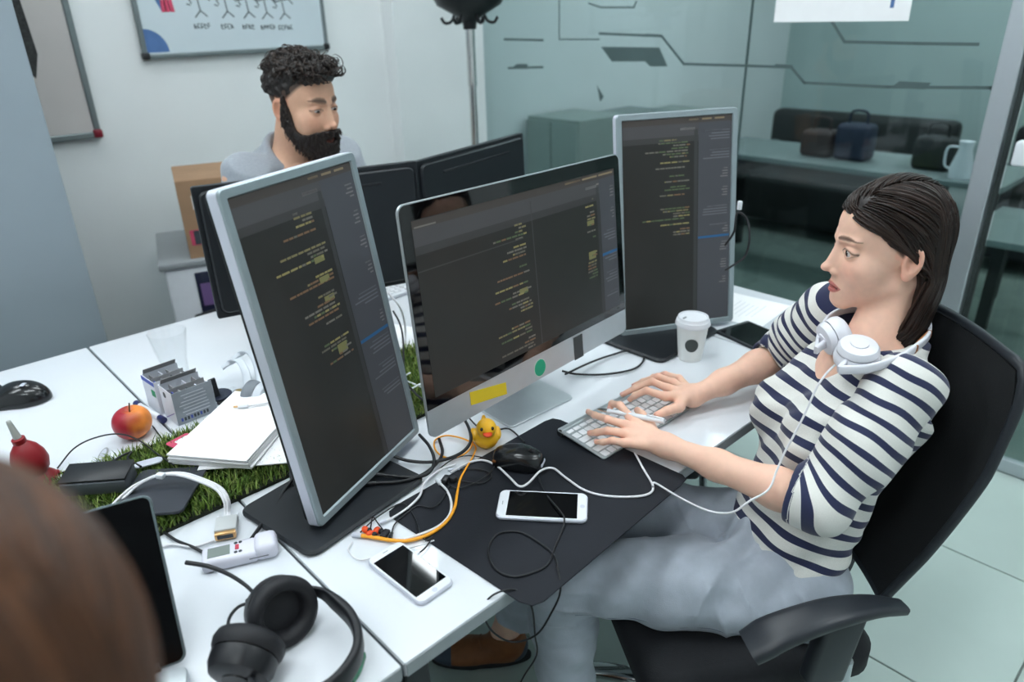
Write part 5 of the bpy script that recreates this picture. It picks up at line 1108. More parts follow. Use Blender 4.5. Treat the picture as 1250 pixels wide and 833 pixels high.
for k in range(5):
    a = a0+k*2*math.pi/5; u = A(math.cos(a), math.sin(a), 0); p_ = spline([u*.03+A(0, 0, .105), u*.15+A(0, 0, .108), u*.30+A(0, 0, .078)], 5); sd_ = A(-u[1], u[0], 0)
    MB().strap(p_, sd_, np.linspace(.052, .034, len(p_)), np.linspace(.034, .022, len(p_))).build('base_leg', 'chrome', ch, 50)
    cs = MB(); cs.lathe([(0, -.022), (.022, -.022), (.026, -.016), (.026, -.004), (.012, -.003), (.012, .003), (.026, .004), (.026, .016), (.022, .022), (0, .022)], tuple(u*.30+A(0, 0, .0265)), rotz(a)@rotx(math.pi/2), 20); cs.build('caster', 'black_plastic', ch, 40)
bs_.build('base_hub', 'chrome', ch, 40)
# ------------------------------------------------------------------ the woman
def Z(x, y, z): return A(x, y, DZ+z)
WF = nrm(A(-.75, .66, 0))                                     # torso facing
wo = thing('person', 'woman in a navy and white striped shirt typing at the keyboard', 'person', (1.13, .43, 0))
pel = Z(1.150, .480, -.195); nek = Z(1.305, .430, .236)
lat = np.cross(WF, (0, 0, 1)); lat = nrm(lat)                 # towards her right
ax_ = nrm(nek-pel); TF = np.stack([nrm(lat-ax_*(lat@ax_)), np.cross(ax_, nrm(lat-ax_*(lat@ax_))), ax_], 1); TL = np.linalg.norm(nek-pel)
shL = nek-lat*.152+Z(0, 0, -.022)*A(0, 0, 1)-A(0, 0, DZ); shL = nek-lat*.140+A(0, 0, -.018)+WF*.015; shR = nek+lat*.150+A(0, 0, -.004)+WF*.02
elL = D(1000, 616, .030); wrL = D(815, 545, .034)
elR = D(950, 436, .075); wrR = D(846, 484, .034)
# head
hc = Z(1.333, .452, .407); ha = RAD(131); hf = A(math.cos(ha)*math.cos(RAD(4)), math.sin(ha)*math.cos(RAD(4)), -math.sin(RAD(4))); HR = basis(hf, (0.0, 0.0, 1)); HR = HR@roty(RAD(-3))
hs = .985
def to_head(P): return ((P-hc.astype(np.float32))@HR.astype(np.float32))/hs
base_skin = np.array(C(243, 197, 174))
def f_head(P):
    q = to_head(P); d = head_sdf(q)*hs
    d = smin(d, cone(P, hc+HR@A(0, -.036, -.060), nek+WF*.006+A(0, 0, -.005), .044, .050), .016)
    d = smin(d, cone(P, hc+HR@A(-.046, -.032, -.055), nek+WF*.045+A(0, 0, -.02), .011, .009), .02)
    d = smin(d, ell(P, nek-WF*.004+A(0, 0, -.060), (.088, .046, .058), TF), .03)
    return smax(d, (P-nek.astype(np.float32))@(-ax_.astype(np.float32))-.10, .01)
Vh, Fh = sdf_mesh(f_head, hc+A(-.17, -.17, -.30), hc+A(.17, .17, .135), .00155)
colh = face_cols(to_head(Vh.astype(np.float32)), base_skin, C(196, 108, 104), C(40, 26, 21))
qh = to_head(Vh.astype(np.float32))
def hair_line(q):
    hl = np.interp(q[:, 2], [-.06, -.02, .0, .012, .03, .048, .062, .074, .086, .13], [-.030, -.028, .002, .013, .029, .047, .065, .083, .100, .11]); return hl-q[:, 1]
wsc = (np.clip((hair_line(qh)+.001)/.007, 0, 1)*(qh[:, 2] > -.02)*(1-np.clip((np.abs(qh[:, 0])-.070)/.004, 0, 1)))[:, None]*.95; colh = colh*(1-wsc)+np.array(C(26, 18, 15))*wsc
# hands
def hand_sdf(P, wr, mcps, fingers, thumb, fore):
    d = chain(P, fore[0], fore[1], .02)
    palm = None
    for i, mc in enumerate(mcps):
        a = wr+(mc-wr)*.12; e = cone(P, a+(mcps[1]-a)*.0, mc, .0140, .0100-.0007*i); palm = e if palm is None else smin(palm, e, .010)
    d = smin(d, palm, .014)
    for pts, rr in fingers: d = smin(d, finger(P, pts, rr), .0055)
    return smin(d, finger(P, thumb[0], thumb[1]), .010)
FR = [.0088, .0077, .0069, .0057]
mL = [D(770, 511, .050), D(764, 519, .049), D(761, 529, .044), D(762, 541, .036)]
fL = [([mL[0], D(757, 495, .066), D(747, 493, .050), D(744, 500, .042)], FR), ([mL[1], D(741, 512, .052), D(726, 507, .040), D(718, 503, .026)], FR), ([mL[2], D(742, 526, .047), D(729, 528, .034), D(720, 529, .024)], FR), ([mL[3], D(747, 538, .038), D(736, 540, .030), D(728, 540, .023)], [.0078, .0068, .0060, .0050])]
tL = ([wrL+(mL[0]-wrL)*.35, D(792, 515, .040), D(783, 506, .036), D(778, 501, .030)], [.013, .0105, .0090, .0070])
foL = ([wrL+(mL[1]-wrL)*.15, wrL, wrL+(elL-wrL)*.35, wrL+(elL-wrL)*.75, elL], [.0195, .0200, .0265, .0345, .036])
def f_armL(P): return hand_sdf(P, wrL, mL, fL, tL, foL)
mR = [D(812, 484, .048), D(815, 474, .050), D(822, 467, .046), D(829, 462, .038)]
fR = [([mR[0], D(789, 477, .056), D(775, 483, .040), D(769, 488, .027)], FR), ([mR[1], D(796, 466, .060), D(775, 474, .042), D(760, 482, .026)], FR), ([mR[2], D(803, 460, .058), D(785, 466, .040), D(774, 471, .026)], FR), ([mR[3], D(812, 457, .046), D(798, 460, .034), D(790, 464, .024)], [.0078, .0068, .0060, .0050])]
tR = ([wrR+(mR[0]-wrR)*.3, D(829, 497, .034), D(814, 502, .030), D(802, 507, .026)], [.0135, .0115, .0098, .0076])
foR = ([wrR+(mR[1]-wrR)*.15, wrR, wrR+(elR-wrR)*.35, wrR+(elR-wrR)*.75, elR], [.0195, .0200, .026, .034, .036])
def f_armR(P): return hand_sdf(P, wrR, mR, fR, tR, foR)
def bounds(pts, m): p = np.array(pts); return p.min(0)-m, p.max(0)+m
def skin_arm(fn, pts, tips):
    lo, hi = bounds(pts, .06); V, F = sdf_mesh(fn, lo, hi, .0017); c = np.tile(base_skin*.96, (len(V), 1))
    for kn, s_, w_ in tips:
        g = np.exp(-(_n(V-kn)/s_)**2)[:, None]*w_; c = c*(1-g)+base_skin*A(1.0, .66, .62)*g
    return V, F, c
tipsL = [(f[0][3], .010, .6) for f in fL]+[(f[0][1], .010, .35) for f in fL]+[(m_, .012, .25) for m_ in mL]+[(tL[0][3], .01, .6)]
tipsR = [(f[0][3], .010, .6) for f in fR]+[(f[0][1], .010, .35) for f in fR]+[(m_, .012, .25) for m_ in mR]+[(tR[0][3], .01, .6)]
VL, FL, cL = skin_arm(f_armL, [p for f in fL for p in f[0]]+[elL, wrL]+tL[0], tipsL)
VR, FR_, cR = skin_arm(f_armR, [p for f in fR for p in f[0]]+[elR, wrR]+tR[0], tipsR)
# legs
hipL, hipR = pel-lat*.088+A(0, 0, -.022), pel+lat*.085+A(0, 0, -.022)
knL = Z(.785, .735, -.185); anL = Z(.800, .715, -.655)
knR = Z(.930, .850, -.190); anR = Z(.900, 1.030, -.640)
toR = nrm(A(-.74, .66, 0)); toL = nrm(A(-.70, .7, 0))
def f_core(P):
    d = chain(P, [pel+A(0, 0, .02), pel+(nek-pel)*.5, pel+(nek-pel)*.85], [.085, .075, .08], .05)
    for s_, e_ in ((shL, elL), (shR, elR)): d = smin(d, cone(P, s_, e_, .043, .036), .03)
    for h_, k_, a_ in ((hipL, knL, anL), (hipR, knR, anR)): d = smin(d, chain(P, [h_, k_, a_], [.068, .050, .031], .03), .03)
    return d
lo, hi = bounds([pel, nek, shL, shR, elL, elR, knL, knR, anL, anR], .11); VC, FC = sdf_mesh(f_core, lo, hi, .006)
def f_ank(P): return np.minimum(chain(P, [anR+A(.0, -.03, .11), anR, anR+toR*.02+A(0, 0, -.045)], [.040, .0335, .034], .02), chain(P, [anL+A(0, 0, .11), anL, anL+toL*.02+A(0, 0, -.045)], [.040, .0335, .034], .02))
lo, hi = bounds([anR, anL], .13); VA, FA = sdf_mesh(f_ank, lo, hi, .004)
VB, FB = join_sdf([(Vh, Fh), (VL, FL), (VR, FR_), (VC, FC), (VA, FA)])
cB = np.concatenate([colh, cL, cR, np.tile(base_skin, (len(VC), 1)), np.tile(base_skin*.9, (len(VA), 1))])
mesh_obj('body', fast_mesh('body', VB, FB, {'Col': cB}), 'skin', wo, True)
add_eyes(wo, HR, hc, (.08, .99, -.05), iris=C(48, 34, 28), s=hs)
# nails
mat('nail', C(232, 178, 168), .3)
for f in fL+fR:
    a, b = f[0][2], f[0][3]; dd = nrm(b-a); upn = nrm(A(0, 0, 1)-dd*dd[2]); sdn = np.cross(dd, upn); MB().ball(b+upn*.0048-dd*.0005, (.0042, .0055, .0013), np.stack([sdn, dd, upn], 1), 10, 6).build('nail', 'nail', wo, 180, world=True)
# ---- shirt
TAB = [(-.075, .148, .106, .098, 0), (-.03, .154, .110, .100, .0), (.05, .143, .100, .094, .0), (.13, .134, .096, .090, .0), (.22, .140, .106, .090, .0), (.30, .152, .110, .092, -.004), (.36, .165, .094, .090, -.010), (.405, .155, .078, .085, -.016), (.445, .100, .060, .068, -.018), (.50, .07, .05, .06, -.018)]
def loc(P, o, R): return (P-np.asarray(o, np.float32))@np.asarray(R, np.float32)
def f_shirt(P):
    q = loc(P, pel, TF); d = loft(q, TAB); m = q.copy(); m[:, 0] = np.abs(m[:, 0])
    d = smin(d, ell(m, (.070, .075, .275), (.062, .060, .062)), .035)
    # belly sag and folds on the side
    w = np.clip((.16-q[:, 2])/.16, 0, 1); d = d+.0040*w*fold(P, TF@A(.15, .25, 1), 120)+.0022*fold(P, TF@A(.6, .3, .7), 55, 1.0)
    # under-arm pull lines
    d = d+.0026*np.clip((q[:, 2]-.1)/.1, 0, 1)*fold(P, TF@A(.75, -.2, .65), 95, 2.0)
    nkc = smin(cone(P, nek+A(0, 0, -.03)+WF*.002, nek+A(0, 0, .09)+WF*.03, .056, .074), d*0+1, .001)
    d = smax(d, -nkc, .006)
    d = smax(d, q[:, 2]-.462+.35*np.clip(q[:, 1], -.1, .1), .006)
    hem = -.055-q[:, 2]+.020*np.sin(q[:, 0]*14+.5)
    return smax(d, hem, .008)
lo, hi = bounds([pel, nek, shL, shR], .19); Vs, Fs = sdf_mesh(f_shirt, lo, hi, .0032)
qs = loc(Vs, pel, TF); PER = .0335
su = (qs[:, 2]-.10*np.clip(qs[:, 1], -.1, .2)*np.clip((qs[:, 2]-.1)/.2, 0, 1)+.004*vnoise(Vs, 22)+.10*np.abs(qs[:, 0])*np.clip((qs[:, 2]-.33)/.1, 0, 1))/PER+.15
mesh_obj('shirt', fast_mesh('shirt', Vs, Fs, {'su': su}), 'breton', wo, True)
def sleeve(s0, e0, w0, r, cut, nm, ph):
    """s0 shoulder, e0 elbow, w0 wrist; cut = distance past the elbow of the cuff"""
    fd = nrm(w0-e0); ud = nrm(e0-s0); cuff = e0+fd*cut; UL = np.linalg.norm(e0-s0)
    def fn(P):
        d = chain(P, [s0, s0+(e0-s0)*.5, e0-ud*.01], r[:3], .03); t = np.clip(((P-s0.astype(np.float32))@ud.astype(np.float32))/UL, 0, 1.3)
        d = d+(.0022+.0030*np.exp(-((t-.95)/.25)**2))*fold(P, ud*.8+A(.3, .3, .2), 130, ph)
        fo = smax(cone(P, e0, cuff+fd*.02, r[2], r[3]), (P-cuff.astype(np.float32))@fd.astype(np.float32), .003); d = smin(d, fo, .02)
        inner = cone(P, e0, cuff+fd*.06, r[2]-.006, r[3]-.0045); hol = smax(inner, -((P-(cuff-fd*.012).astype(np.float32))@fd.astype(np.float32)), .004); d = smax(d, -hol, .0015)
        return smax(d, -((P-(s0-ud*.045).astype(np.float32))@ud.astype(np.float32)), .02)
    lo, hi = bounds([s0, e0, cuff], .11); V, F = sdf_mesh(fn, lo, hi, .0028)
    a = (V-s0)@ud; b = (V-e0)@fd; mid = nrm(ud+fd); w_ = 1/(1+np.exp(-((V-e0)@mid)/.022)); u = a*(1-w_)+(UL+b)*w_
    full = UL+cut; u2 = u+.003*vnoise(V, 30)
    su = (u2)/.0290; su = su-(full/.0290)+.05; ar_ = _n((V-e0)-np.outer((V-e0)@fd, fd)); su = np.where(((V-cuff)@fd > -.011) & ((V-cuff)@fd < .012) & (ar_ < r[3]+.02), .8, su)
    mesh_obj(nm, fast_mesh(nm, V, F, {'su': su}), 'breton', wo, True)
sleeve(shL, elL, wrL, [.060, .059, .052, .048], .046, 'sleeve', .4); sleeve(shR, elR, wrR, [.060, .056, .050, .047], .030, 'sleeve', 1.9)
mat('orange_trim', C(190, 130, 60), .7)
ca = np.linspace(0, 2*math.pi, 41); cn = nek+A(0, 0, .012)+WF*.022
# ---- trousers
def f_jean(P):
    q = loc(P, pel, TF)
    d = smin(ell(P, pel+A(0, 0, .0), (.150, .116, .092), TF), ell(P, pel-WF*.022+A(0, 0, -.012), (.142, .090, .068), TF), .03)
    for h_, k_, a_ in ((hipL, knL, anL), (hipR, knR, anR)):
        d = smin(d, chain(P, [h_+A(0, 0, .005), h_+(k_-h_)*.5, k_], [.088, .080, .064], .03), .03)
    for k_, a_, hm in ((knL, anL, .13), (knR, anR, .10)):
        e = chain(P, [k_, k_+(a_-k_)*.3, a_], [.066, .063, .054], .02); dn = nrm(a_-k_); e = smax(e, (P-(a_-dn*hm).astype(np.float32))@dn.astype(np.float32), .004); d = smin(d, e, .02)
    th = nrm(knL-hipL)
    gro = np.exp(-(((P-(hipL+WF*.09+A(0, 0, .04)+lat*.05).astype(np.float32))/.11)**2).sum(-1)); d = d+(.011*gro)*fold(P, nrm(lat*.8+WF*.5), 70, .5, 18)
    kne = np.exp(-(((P-(knL-A(0, 0, .03)).astype(np.float32))/.07)**2).sum(-1)); d = d+.007*kne*fold(P, (0.2, .2, 1), 110, 0, 20)
    d = d+.0026*fold(P, th*.7+A(0, .4, .5), 48, 1.0, 16)+.0016*fold(P, nrm(th*.5+A(.5, 0, .6)), 90, 2.0, 26)
    d = d-.010*gro*crease(P, nrm(lat*.9+WF*.35), 34, .3)-.016*kne*crease(P, (0.15, .25, 1), 62, .5)
    hp_ = np.exp(-(((P-(hipL-A(0, 0, .0)-WF*.02).astype(np.float32))/.10)**2).sum(-1)); d = d-.009*hp_*crease(P, nrm(WF*.7+A(0, 0, -.8)), 42, 1.0)
    d = d-.011*crease(P, nrm(th*.55+lat*.5+A(0, 0, .5)), 19, .2, 14)*np.clip(.35+.65*vnoise(P, 13), 0, 1)-.008*crease(P, nrm(th*.9-A(0, 0, .35)), 40, 1.2, 20)*np.clip(vnoise(P, 9)+.1, 0, 1)
    return smax(d, q[:, 2]-.085, .01)
lo, hi = bounds([pel, hipL, hipR, knL, knR, anL, anR], .17); Vj, Fj = sdf_mesh(f_jean, lo, hi, .0038)
jo = mesh_obj('trousers', fast_mesh('trousers', Vj, Fj), 'denim', wo, True)
mat('denim_seam', C(128, 136, 150), .85)
def on_jean(p, dr, n=60):
    t = np.linspace(0, .24, n)[:, None]; q = (p[None]+dr[None]*t).astype(np.float32); dd = f_jean(q); i = np.nonzero(dd < .0005)[0]; return q[i[0]].astype(float) if len(i) else None
def seam(pts, r=.0011):
    pts = [p for p in pts if p is not None]
    if len(pts) > 3: MB().tube(spline(np.array(pts), 2), r, 6).build('seam', 'denim_seam', jo, 60, world=True)
nd = nrm(lat+A(0, 0, -.15)); seam([on_jean(hipL+(knL-hipL)*t-lat*.22+A(0, 0, -.01), nd) for t in np.linspace(-.05, .95, 26)])
# ---- shoes
def shoe(an, to):
    R = basis(to); o = A(an[0], an[1], 0)+to*.0
    def up(P):
        q = loc(P, o, R); d = ell(q, (0, .10, .030), (.042, .095, .038)); d = smin(d, ell(q, (0, .0, .045), (.037, .055, .055)), .03); d = smin(d, cone(q, (0, 0, .06), (0, -.005, .105), .040, .043), .02); d = smax(d, -(q[:, 2]-.018), .004); d = smax(d, -cone(q, (0, 0, .06), (0, -.005, .14), .034, .038), .003); return smax(d, q[:, 2]-.105-.18*q[:, 1]*0+.25*np.clip(q[:, 1], 0, 1), .004)
    V, F = sdf_mesh(up, o+A(-.24, -.24, -.005), o+A(.24, .24, .14), .003); u = mesh_obj('shoe', fast_mesh('shoe', V, F), 'shoe_leather', wo, True)
    out = [(.040*math.sin(a)*(1.0 if math.cos(a) > 0 else .9), .066+.130*math.cos(a)) for a in np.linspace(0, 2*math.pi, 32, endpoint=False)][::-1]
    MB().prism(out, .020, (o[0], o[1], .0008), R, .004).build('sole', 'sole', u, 40, world=True)
    tc = MB(); tc.ball((0, 0, 0), (.0425, .048, .0385), None, 20, 12); vv = [v for v in tc.v]
    def toe(P): q = loc(P, o, R); d = ell(q, (0, .10, .030), (.0435, .0965, .0395)); d = smax(d, .140-q[:, 1], .003); return smax(d, .016-q[:, 2], .004)
    V, F = sdf_mesh(toe, o+A(-.24, -.24, -.005), o+A(.24, .24, .14), .003); mesh_obj('toe_cap', fast_mesh('toe_cap', V, F), 'shoe_blue', u, True)
    def heel(P): q = loc(P, o, R); d = ell(q, (0, .0, .045), (.0385, .0565, .0565)); d = smax(d, q[:, 1]+.018, .003); d = smax(d, -cone(q, (0, 0, .06), (0, -.005, .14), .036, .040), .003); return smax(d, .016-q[:, 2], .004)
    V, F = sdf_mesh(heel, o+A(-.24, -.24, -.005), o+A(.24, .24, .14), .003); mesh_obj('heel_counter', fast_mesh('heel_counter', V, F), 'shoe_blue', u, True)
    for i in range(4): y = .065+i*.018; MB().tube(spline([o+R@A(-.022, y, .063-i*.004), o+R@A(0, y+.006, .073-i*.005), o+R@A(.022, y, .063-i*.004)], 5), .0022, 6).build('lace', 'shoe_leather', u, 60, world=True)
shoe(anR, toR); shoe(anL, toL)
# ---- hair
def f_hairvol(q):
    d = ell(q, (0, -.014, .036), (.0815, .0905, .0880)); d = smin(d, ell(q, (0, .030, .048), (.059, .0525, .054)), .02)
    d = smin(d, ell(q, (0, -.046, -.050), (.078, .050, .100)), .03)
    d = smin(d, ell(q, (-.056, -.018, -.116), (.029, .047, .088)), .025); d = smin(d, ell(q, (.054, .024, -.112), (.030, .050, .082)), .03)
    return d
def hair_region(q):
    """>0 where hair grows (behind the hairline)"""
    zl = .020; hl = np.interp(q[:, 2], [-.06, -.02, .0, .012, .03, .048, .062, .074, .086, .13], [-.030, -.028, .002, .013, .029, .047, .065, .083, .100, .11]); hl = hl+np.where(np.abs(q[:, 0]) < .05, .004, 0)
    return hl-q[:, 1]
r2 = np.random.default_rng(4)
PX = -.020                                                     # the parting, on her left
def cand(n):
    u = r2.normal(size=(n, 3)); u /= _n(u)[:, None]; P = A(0, -.014, .036)+u*A(.0815, .0905, .0880); return P[(hair_region(P) > .001) & (P[:, 2] > -.03)]
def flow_w(P, t, r):
    left = P[:, 0] < PX+.002; v = np.zeros_like(P); topz = np.clip((P[:, 2]-.03)/.08, 0, 1)
    nearline = np.clip(1-hair_region(P)/.030, 0, 1)*(P[:, 2] > -.035)
    v[:, 0] = np.where(left, -.8, .8)*topz; v[:, 2] = -.30-.9*(1-topz)
    v[:, 1] = -.62*topz-.75*np.clip((P[:, 2]+.035)/.05, 0, 1)*(P[:, 1] > -.045)
    v[:, 1] += np.where(P[:, 2] < -.04, .42, 0)+np.where(P[:, 2] < -.13, .65, 0)
    v = v*(1-nearline[:, None])+nearline[:, None]*np.stack([np.where(left, -.25, .75), np.where(left, -1.0, -.8), np.where(left, -.42, -.10)], 1)
    v[:, 0] += np.where(P[:, 2] < -.14, np.where(left, .35, -.35), 0)
    return v+r.normal(scale=.045, size=P.shape)
fr_ = cand(9000); fr_ = fr_[hair_region(fr_) < .014][:700]
hl_ = hair_line(qh); vh_ = qh[(hl_ > .0005) & (hl_ < .022) & (qh[:, 2] > .024)].astype(float); vh_ = vh_[r2.integers(0, len(vh_), 1500)]
seeds = np.concatenate([cand(3200), fr_, np.stack([np.full(260, PX)+r2.choice([-.003, .003], 260), r2.uniform(-.09, .068, 260), np.full(260, .12)], 1)])
e_ = seeds-A(0, -.014, .036); seeds0 = A(0, -.014, .036)+e_/np.sqrt(((e_/A(.0815, .0905, .0880))**2).sum(1))[:, None]
seeds = np.concatenate([seeds0, vh_]); seeds = seeds[~((np.abs(seeds[:, 0]) > .056) & (seeds[:, 2] < .022) & (seeds[:, 1] > -.036))]
Lh = 46; pth = flow_hair(f_hairvol, seeds, flow_w, Lh, .0068, None, .006, seed=1)
# trim each strand at a length that ends near the shoulder
zend = -.175+r2.normal(scale=.012, size=len(seeds)); 
for i in range(1, Lh):
    stop = (pth[:, i, 2] < zend); pth[stop, i] = pth[stop, i-1]+(pth[stop, i-1]-pth[stop, max(i-2, 0)])*.02
ok = hair_region(pth[:, 0]) > -.02
def cap(P): q = P; d = f_hairvol(q)+.0045; d = smax(d, q[:, 2]*-1-.165, .01); d = smax(d, -(np.interp(q[:, 2], [-.2, -.06, -.02, .0, .012, .03, .048, .062, .074, .086, .13], [-.02, -.034, -.034, -.002, .009, .025, .043, .061, .079, .096, .11])-q[:, 1]), .006); return d
Vc, Fc = sdf_mesh(cap, (-.12, -.15, -.22), (.12, .12, .15), .003)
hair_obj('hair', pth[ok], r2.uniform(.0011, .0026, ok.sum()), C(24, 16, 14), C(52, 37, 30), 'hair_dark', wo, M4(HR*hs, hc), (Vc, Fc, np.tile(np.array(C(24, 16, 14)), (len(Vc), 1))))
# ---- headphones round the neck
hp = thing('headphones', 'white headphones worn around the woman\'s neck', 'headphones', tuple(nek))
mat('hp_gloss', C(226, 226, 234), .28, var=.015, coat=.2); mat('hp_tan', C(160, 104, 60), .5, var=.1)
dn = float((nek-CAM)@CF); cq = lambda px, py, dd: CAM+ray(px, py)*(dn+dd)
cupA = cq(1047, 430, -.110); cupB = cq(1016, 412, -.030)
cup(hp, cupA, nrm(A(.20, .10, -.95)), .036, .018, 'hp_gloss', 'hp_gloss'); cup(hp, cupB, nrm(A(.60, -.45, .25)), .034, .018, 'hp_gloss', 'hp_gloss')
bpth = [cq(1024, 452, -.128), cq(1060, 450, -.140), cq(1092, 440, -.140), cq(1116, 426, -.120), cq(1134, 408, -.06), cq(1126, 388, .06), cq(1075, 378, .09), cq(1035, 378, .085), cq(1012, 388, .045), cq(1000, 408, -.005), cq(996, 428, -.045)]
MB().strap(spline(bpth, 6), (0, 0, 1), .0155, .007).build('headband', 'hp_gloss', hp, 50, world=True)
MB().strap(spline([bpth[3]-A(0, 0, .0005), (bpth[3]+bpth[4])/2, bpth[4]], 5)*1+A(-.0006, -.0006, 0), (0, 0, 1), .0162, .0078).build('band_joint', 'hp_tan', hp, 50, world=True)
for a_, b_ in ((cupA, bpth[0]), (cupB, bpth[-1])): MB().strap(spline([a_+(b_-a_)*.2, (a_+b_)/2, b_], 4), (0, 0, 1), .016, .008).build('yoke', 'hp_gloss', hp, 50, world=True)
MB().tube(spline([cq(1019, 446, -.105), cq(1008, 457, -.115), cq(996, 475, -.115), cq(984, 502, -.110), cq(970, 530, -.105), cq(958, 552, -.10), cq(948, 575, -.10), cq(938, 598, -.11), cq(915, 612, -.11), cq(893, 626, -.10), cq(865, 624, -.07), cq(832, 609, -.05), cq(800, 590, -.01), D(797, 594, .010)], 6), .0019, 8).build('cord', 'cable_white', hp, 60, world=True)
# ---- pen
pn = thing('pen', 'white pen with a metal tip held between the woman\'s fingers', 'pen', tuple(D(770, 508, .05))); p0, p1 = D(729, 499.5, .052), D(811, 514.5, .062); d_ = p1-p0
MB().tube([p0, p0+d_*.05, p0+d_*.16], [.0012, .0032, .0044], 12).build('tip', 'chrome', pn, 50, world=True); MB().tube([p0+d_*.16, p0+d_*.55, p1], [.0048, .0052, .0054], 14).build('barrel', 'white_plastic', pn, 50, world=True); MB().rbox(p0+d_*.86+A(0, 0, .0065), (.034, .004, .0025), .001, rotz(math.atan2(d_[1], d_[0]))).build('clip', 'white_plastic', pn, 40, world=True)
# ------------------------------------------------------------------ the bearded man
mn = thing('person', 'bearded dark-haired man in a grey t-shirt behind the black monitors', 'person', (1.02, 2.16, 0))
mh = CAM+ray(371, 128)*2.04; ma = RAD(287); mp_ = RAD(7); mf = A(math.cos(ma)*math.cos(mp_), math.sin(ma)*math.cos(mp_), -math.sin(mp_)); MR = basis(mf)
MTF = nrm(A(math.cos(RAD(276)), math.sin(RAD(276)), 0)); mlat = nrm(np.cross(MTF, (0, 0, 1))); msc = 1.05
mnek = mh+A(0, 0, -.135)-MTF*.085; mpel = A(mnek[0]-MTF[0]*.25, mnek[1]-MTF[1]*.25, DZ-.17)
def to_m(P): return ((P-mh.astype(np.float32))@MR.astype(np.float32))/msc
skm = np.array(C(214, 168, 142))
def f_mh(P):
    q = to_m(P); d = head_sdf(q, True)*msc
    d = smin(d, cone(P, mh+MR@A(0, -.032, -.06), mnek+A(0, 0, -.02), .058, .064), .02)
    return smin(d, ell(P, mnek+A(0, 0, -.07), (.13, .08, .07), np.stack([mlat, MTF, A(0, 0, 1)], 1)), .04)
V1, F1 = sdf_mesh(f_mh, mh+A(-.20, -.20, -.30), mh+A(.20, .20, .14), .0021); q1 = to_m(V1.astype(np.float32)); c1_ = face_cols(q1, skm, C(168, 96, 88), C(24, 18, 17), True)
ax1 = np.abs(q1[:, 0])
fade = np.clip((np.interp(q1[:, 2], [-.03, .0, .03, .06, .10], [-.03, -.012, .022, .052, .085])-q1[:, 1])/.012, 0, 1)*np.clip((q1[:, 2]+.03)/.05, 0, 1)*(1-(ax1 > .0705)*(np.abs(q1[:, 1]+.017) < .024)*(q1[:, 2] < .022)); c1_ = c1_*(1-.92*fade[:, None])+np.array(C(44, 36, 34))*.92*fade[:, None]
msL, msR = mnek+mlat*-.185+A(0, 0, -.055), mnek+mlat*.185+A(0, 0, -.055)
meR = msR+A(-.03, -.06, -.27); meL = msL+A(.03, -.06, -.27)
mwL = A(.985, 1.86, DZ+.045); mwR = A(.86, 1.90, DZ+.045)
def f_ma(P):
    d = None
    for s_, e_, w_ in ((msL, meL, mwL), (msR, meR, mwR)):
        fd = nrm(w_-e_)*.0+nrm(A(w_[0]-e_[0], w_[1]-e_[1], 0)); sd = A(-fd[1], fd[0], 0)
        k = chain(P, [s_, e_, w_], [.050, .042, .027], .02); k = smin(k, ell(P, w_+fd*.055, (.040, .050, .016), np.stack([sd, fd, A(0, 0, 1)], 1)), .015)
        for i in range(4): o = w_+fd*.095+sd*(.03-.02*i); k = smin(k, chain(P, [o, o+fd*(.035-.004*abs(i-1))+A(0, 0, .004), o+fd*(.065-.007*abs(i-1))+A(0, 0, -.018)], [.0095, .0088, .0072], .004), .006)
        tb = w_+fd*.03; k = smin(k, chain(P, [tb, tb+sd*.045+fd*.03+A(0, 0, -.008), tb+sd*.05+fd*.06+A(0, 0, -.015)], [.014, .011, .008], .005), .008); d = k if d is None else np.minimum(d, k)
    hL, hR = mpel-mlat*.1, mpel+mlat*.1
    for h_ in (hL, hR): d = np.minimum(d, chain(P, [h_, h_+MTF*.42+A(0, 0, .0), h_+MTF*.44+A(0, 0, -.45)], [.08, .055, .035], .02))
    return smin(d, cone(P, mpel, mnek+A(0, 0, -.1), .10, .11), .05)
lo, hi = bounds([msL, msR, meL, meR, mwL, mwR, mpel, mpel+MTF*.5+A(0, 0, -.48)], .16); V2, F2 = sdf_mesh(f_ma, lo, hi, .0042)
VB, FB = join_sdf([(V1, F1), (V2, F2)]); mesh_obj('body', fast_mesh('body', VB, FB, {'Col': np.concatenate([c1_, np.tile(skm, (len(V2), 1))])}), 'skin_man', mn, True)
add_eyes(mn, MR, mh, (.06, .93, -.34), C(42, 30, 24), msc)
MT = np.stack([mlat, np.cross(nrm(mnek-mpel), mlat), nrm(mnek-mpel)], 1); mTL = np.linalg.norm(mnek-mpel)
def f_ms(P):
    q = loc(P, mpel, MT); z1 = mTL; tab = [(-.06, .17, .12, .12, 0), (.1, .165, .115, .115, 0), (z1-.18, .19, .125, .12, 0), (z1-.10, .20, .105, .11, 0), (z1-.045, .165, .08, .09, 0), (z1, .10, .066, .075, 0), (z1+.05, .07, .06, .07, 0)]
    d = loft(q, tab)
    for s_, e_ in ((msL, meL), (msR, meR)): k = chain(P, [s_+(mnek-s_)*.12, s_+(e_-s_)*.68], [.072, .062], .02); ud = nrm(e_-s_); k = smax(k, (P-(s_+(e_-s_)*.62).astype(np.float32))@ud.astype(np.float32), .004); d = smin(d, k, .03)
    d = d+.0025*fold(P, (.5, .3, .8), 60, 0)
    d = smax(d, -cone(P, mnek+A(0, 0, -.03)+MTF*.01, mnek+A(0, 0, .10)+MTF*.03, .068, .078), .006); d = smax(d, q[:, 2]-z1-.012+.3*np.clip(q[:, 1], -.1, .1), .006)
    return smax(d, -.05-q[:, 2], .006)
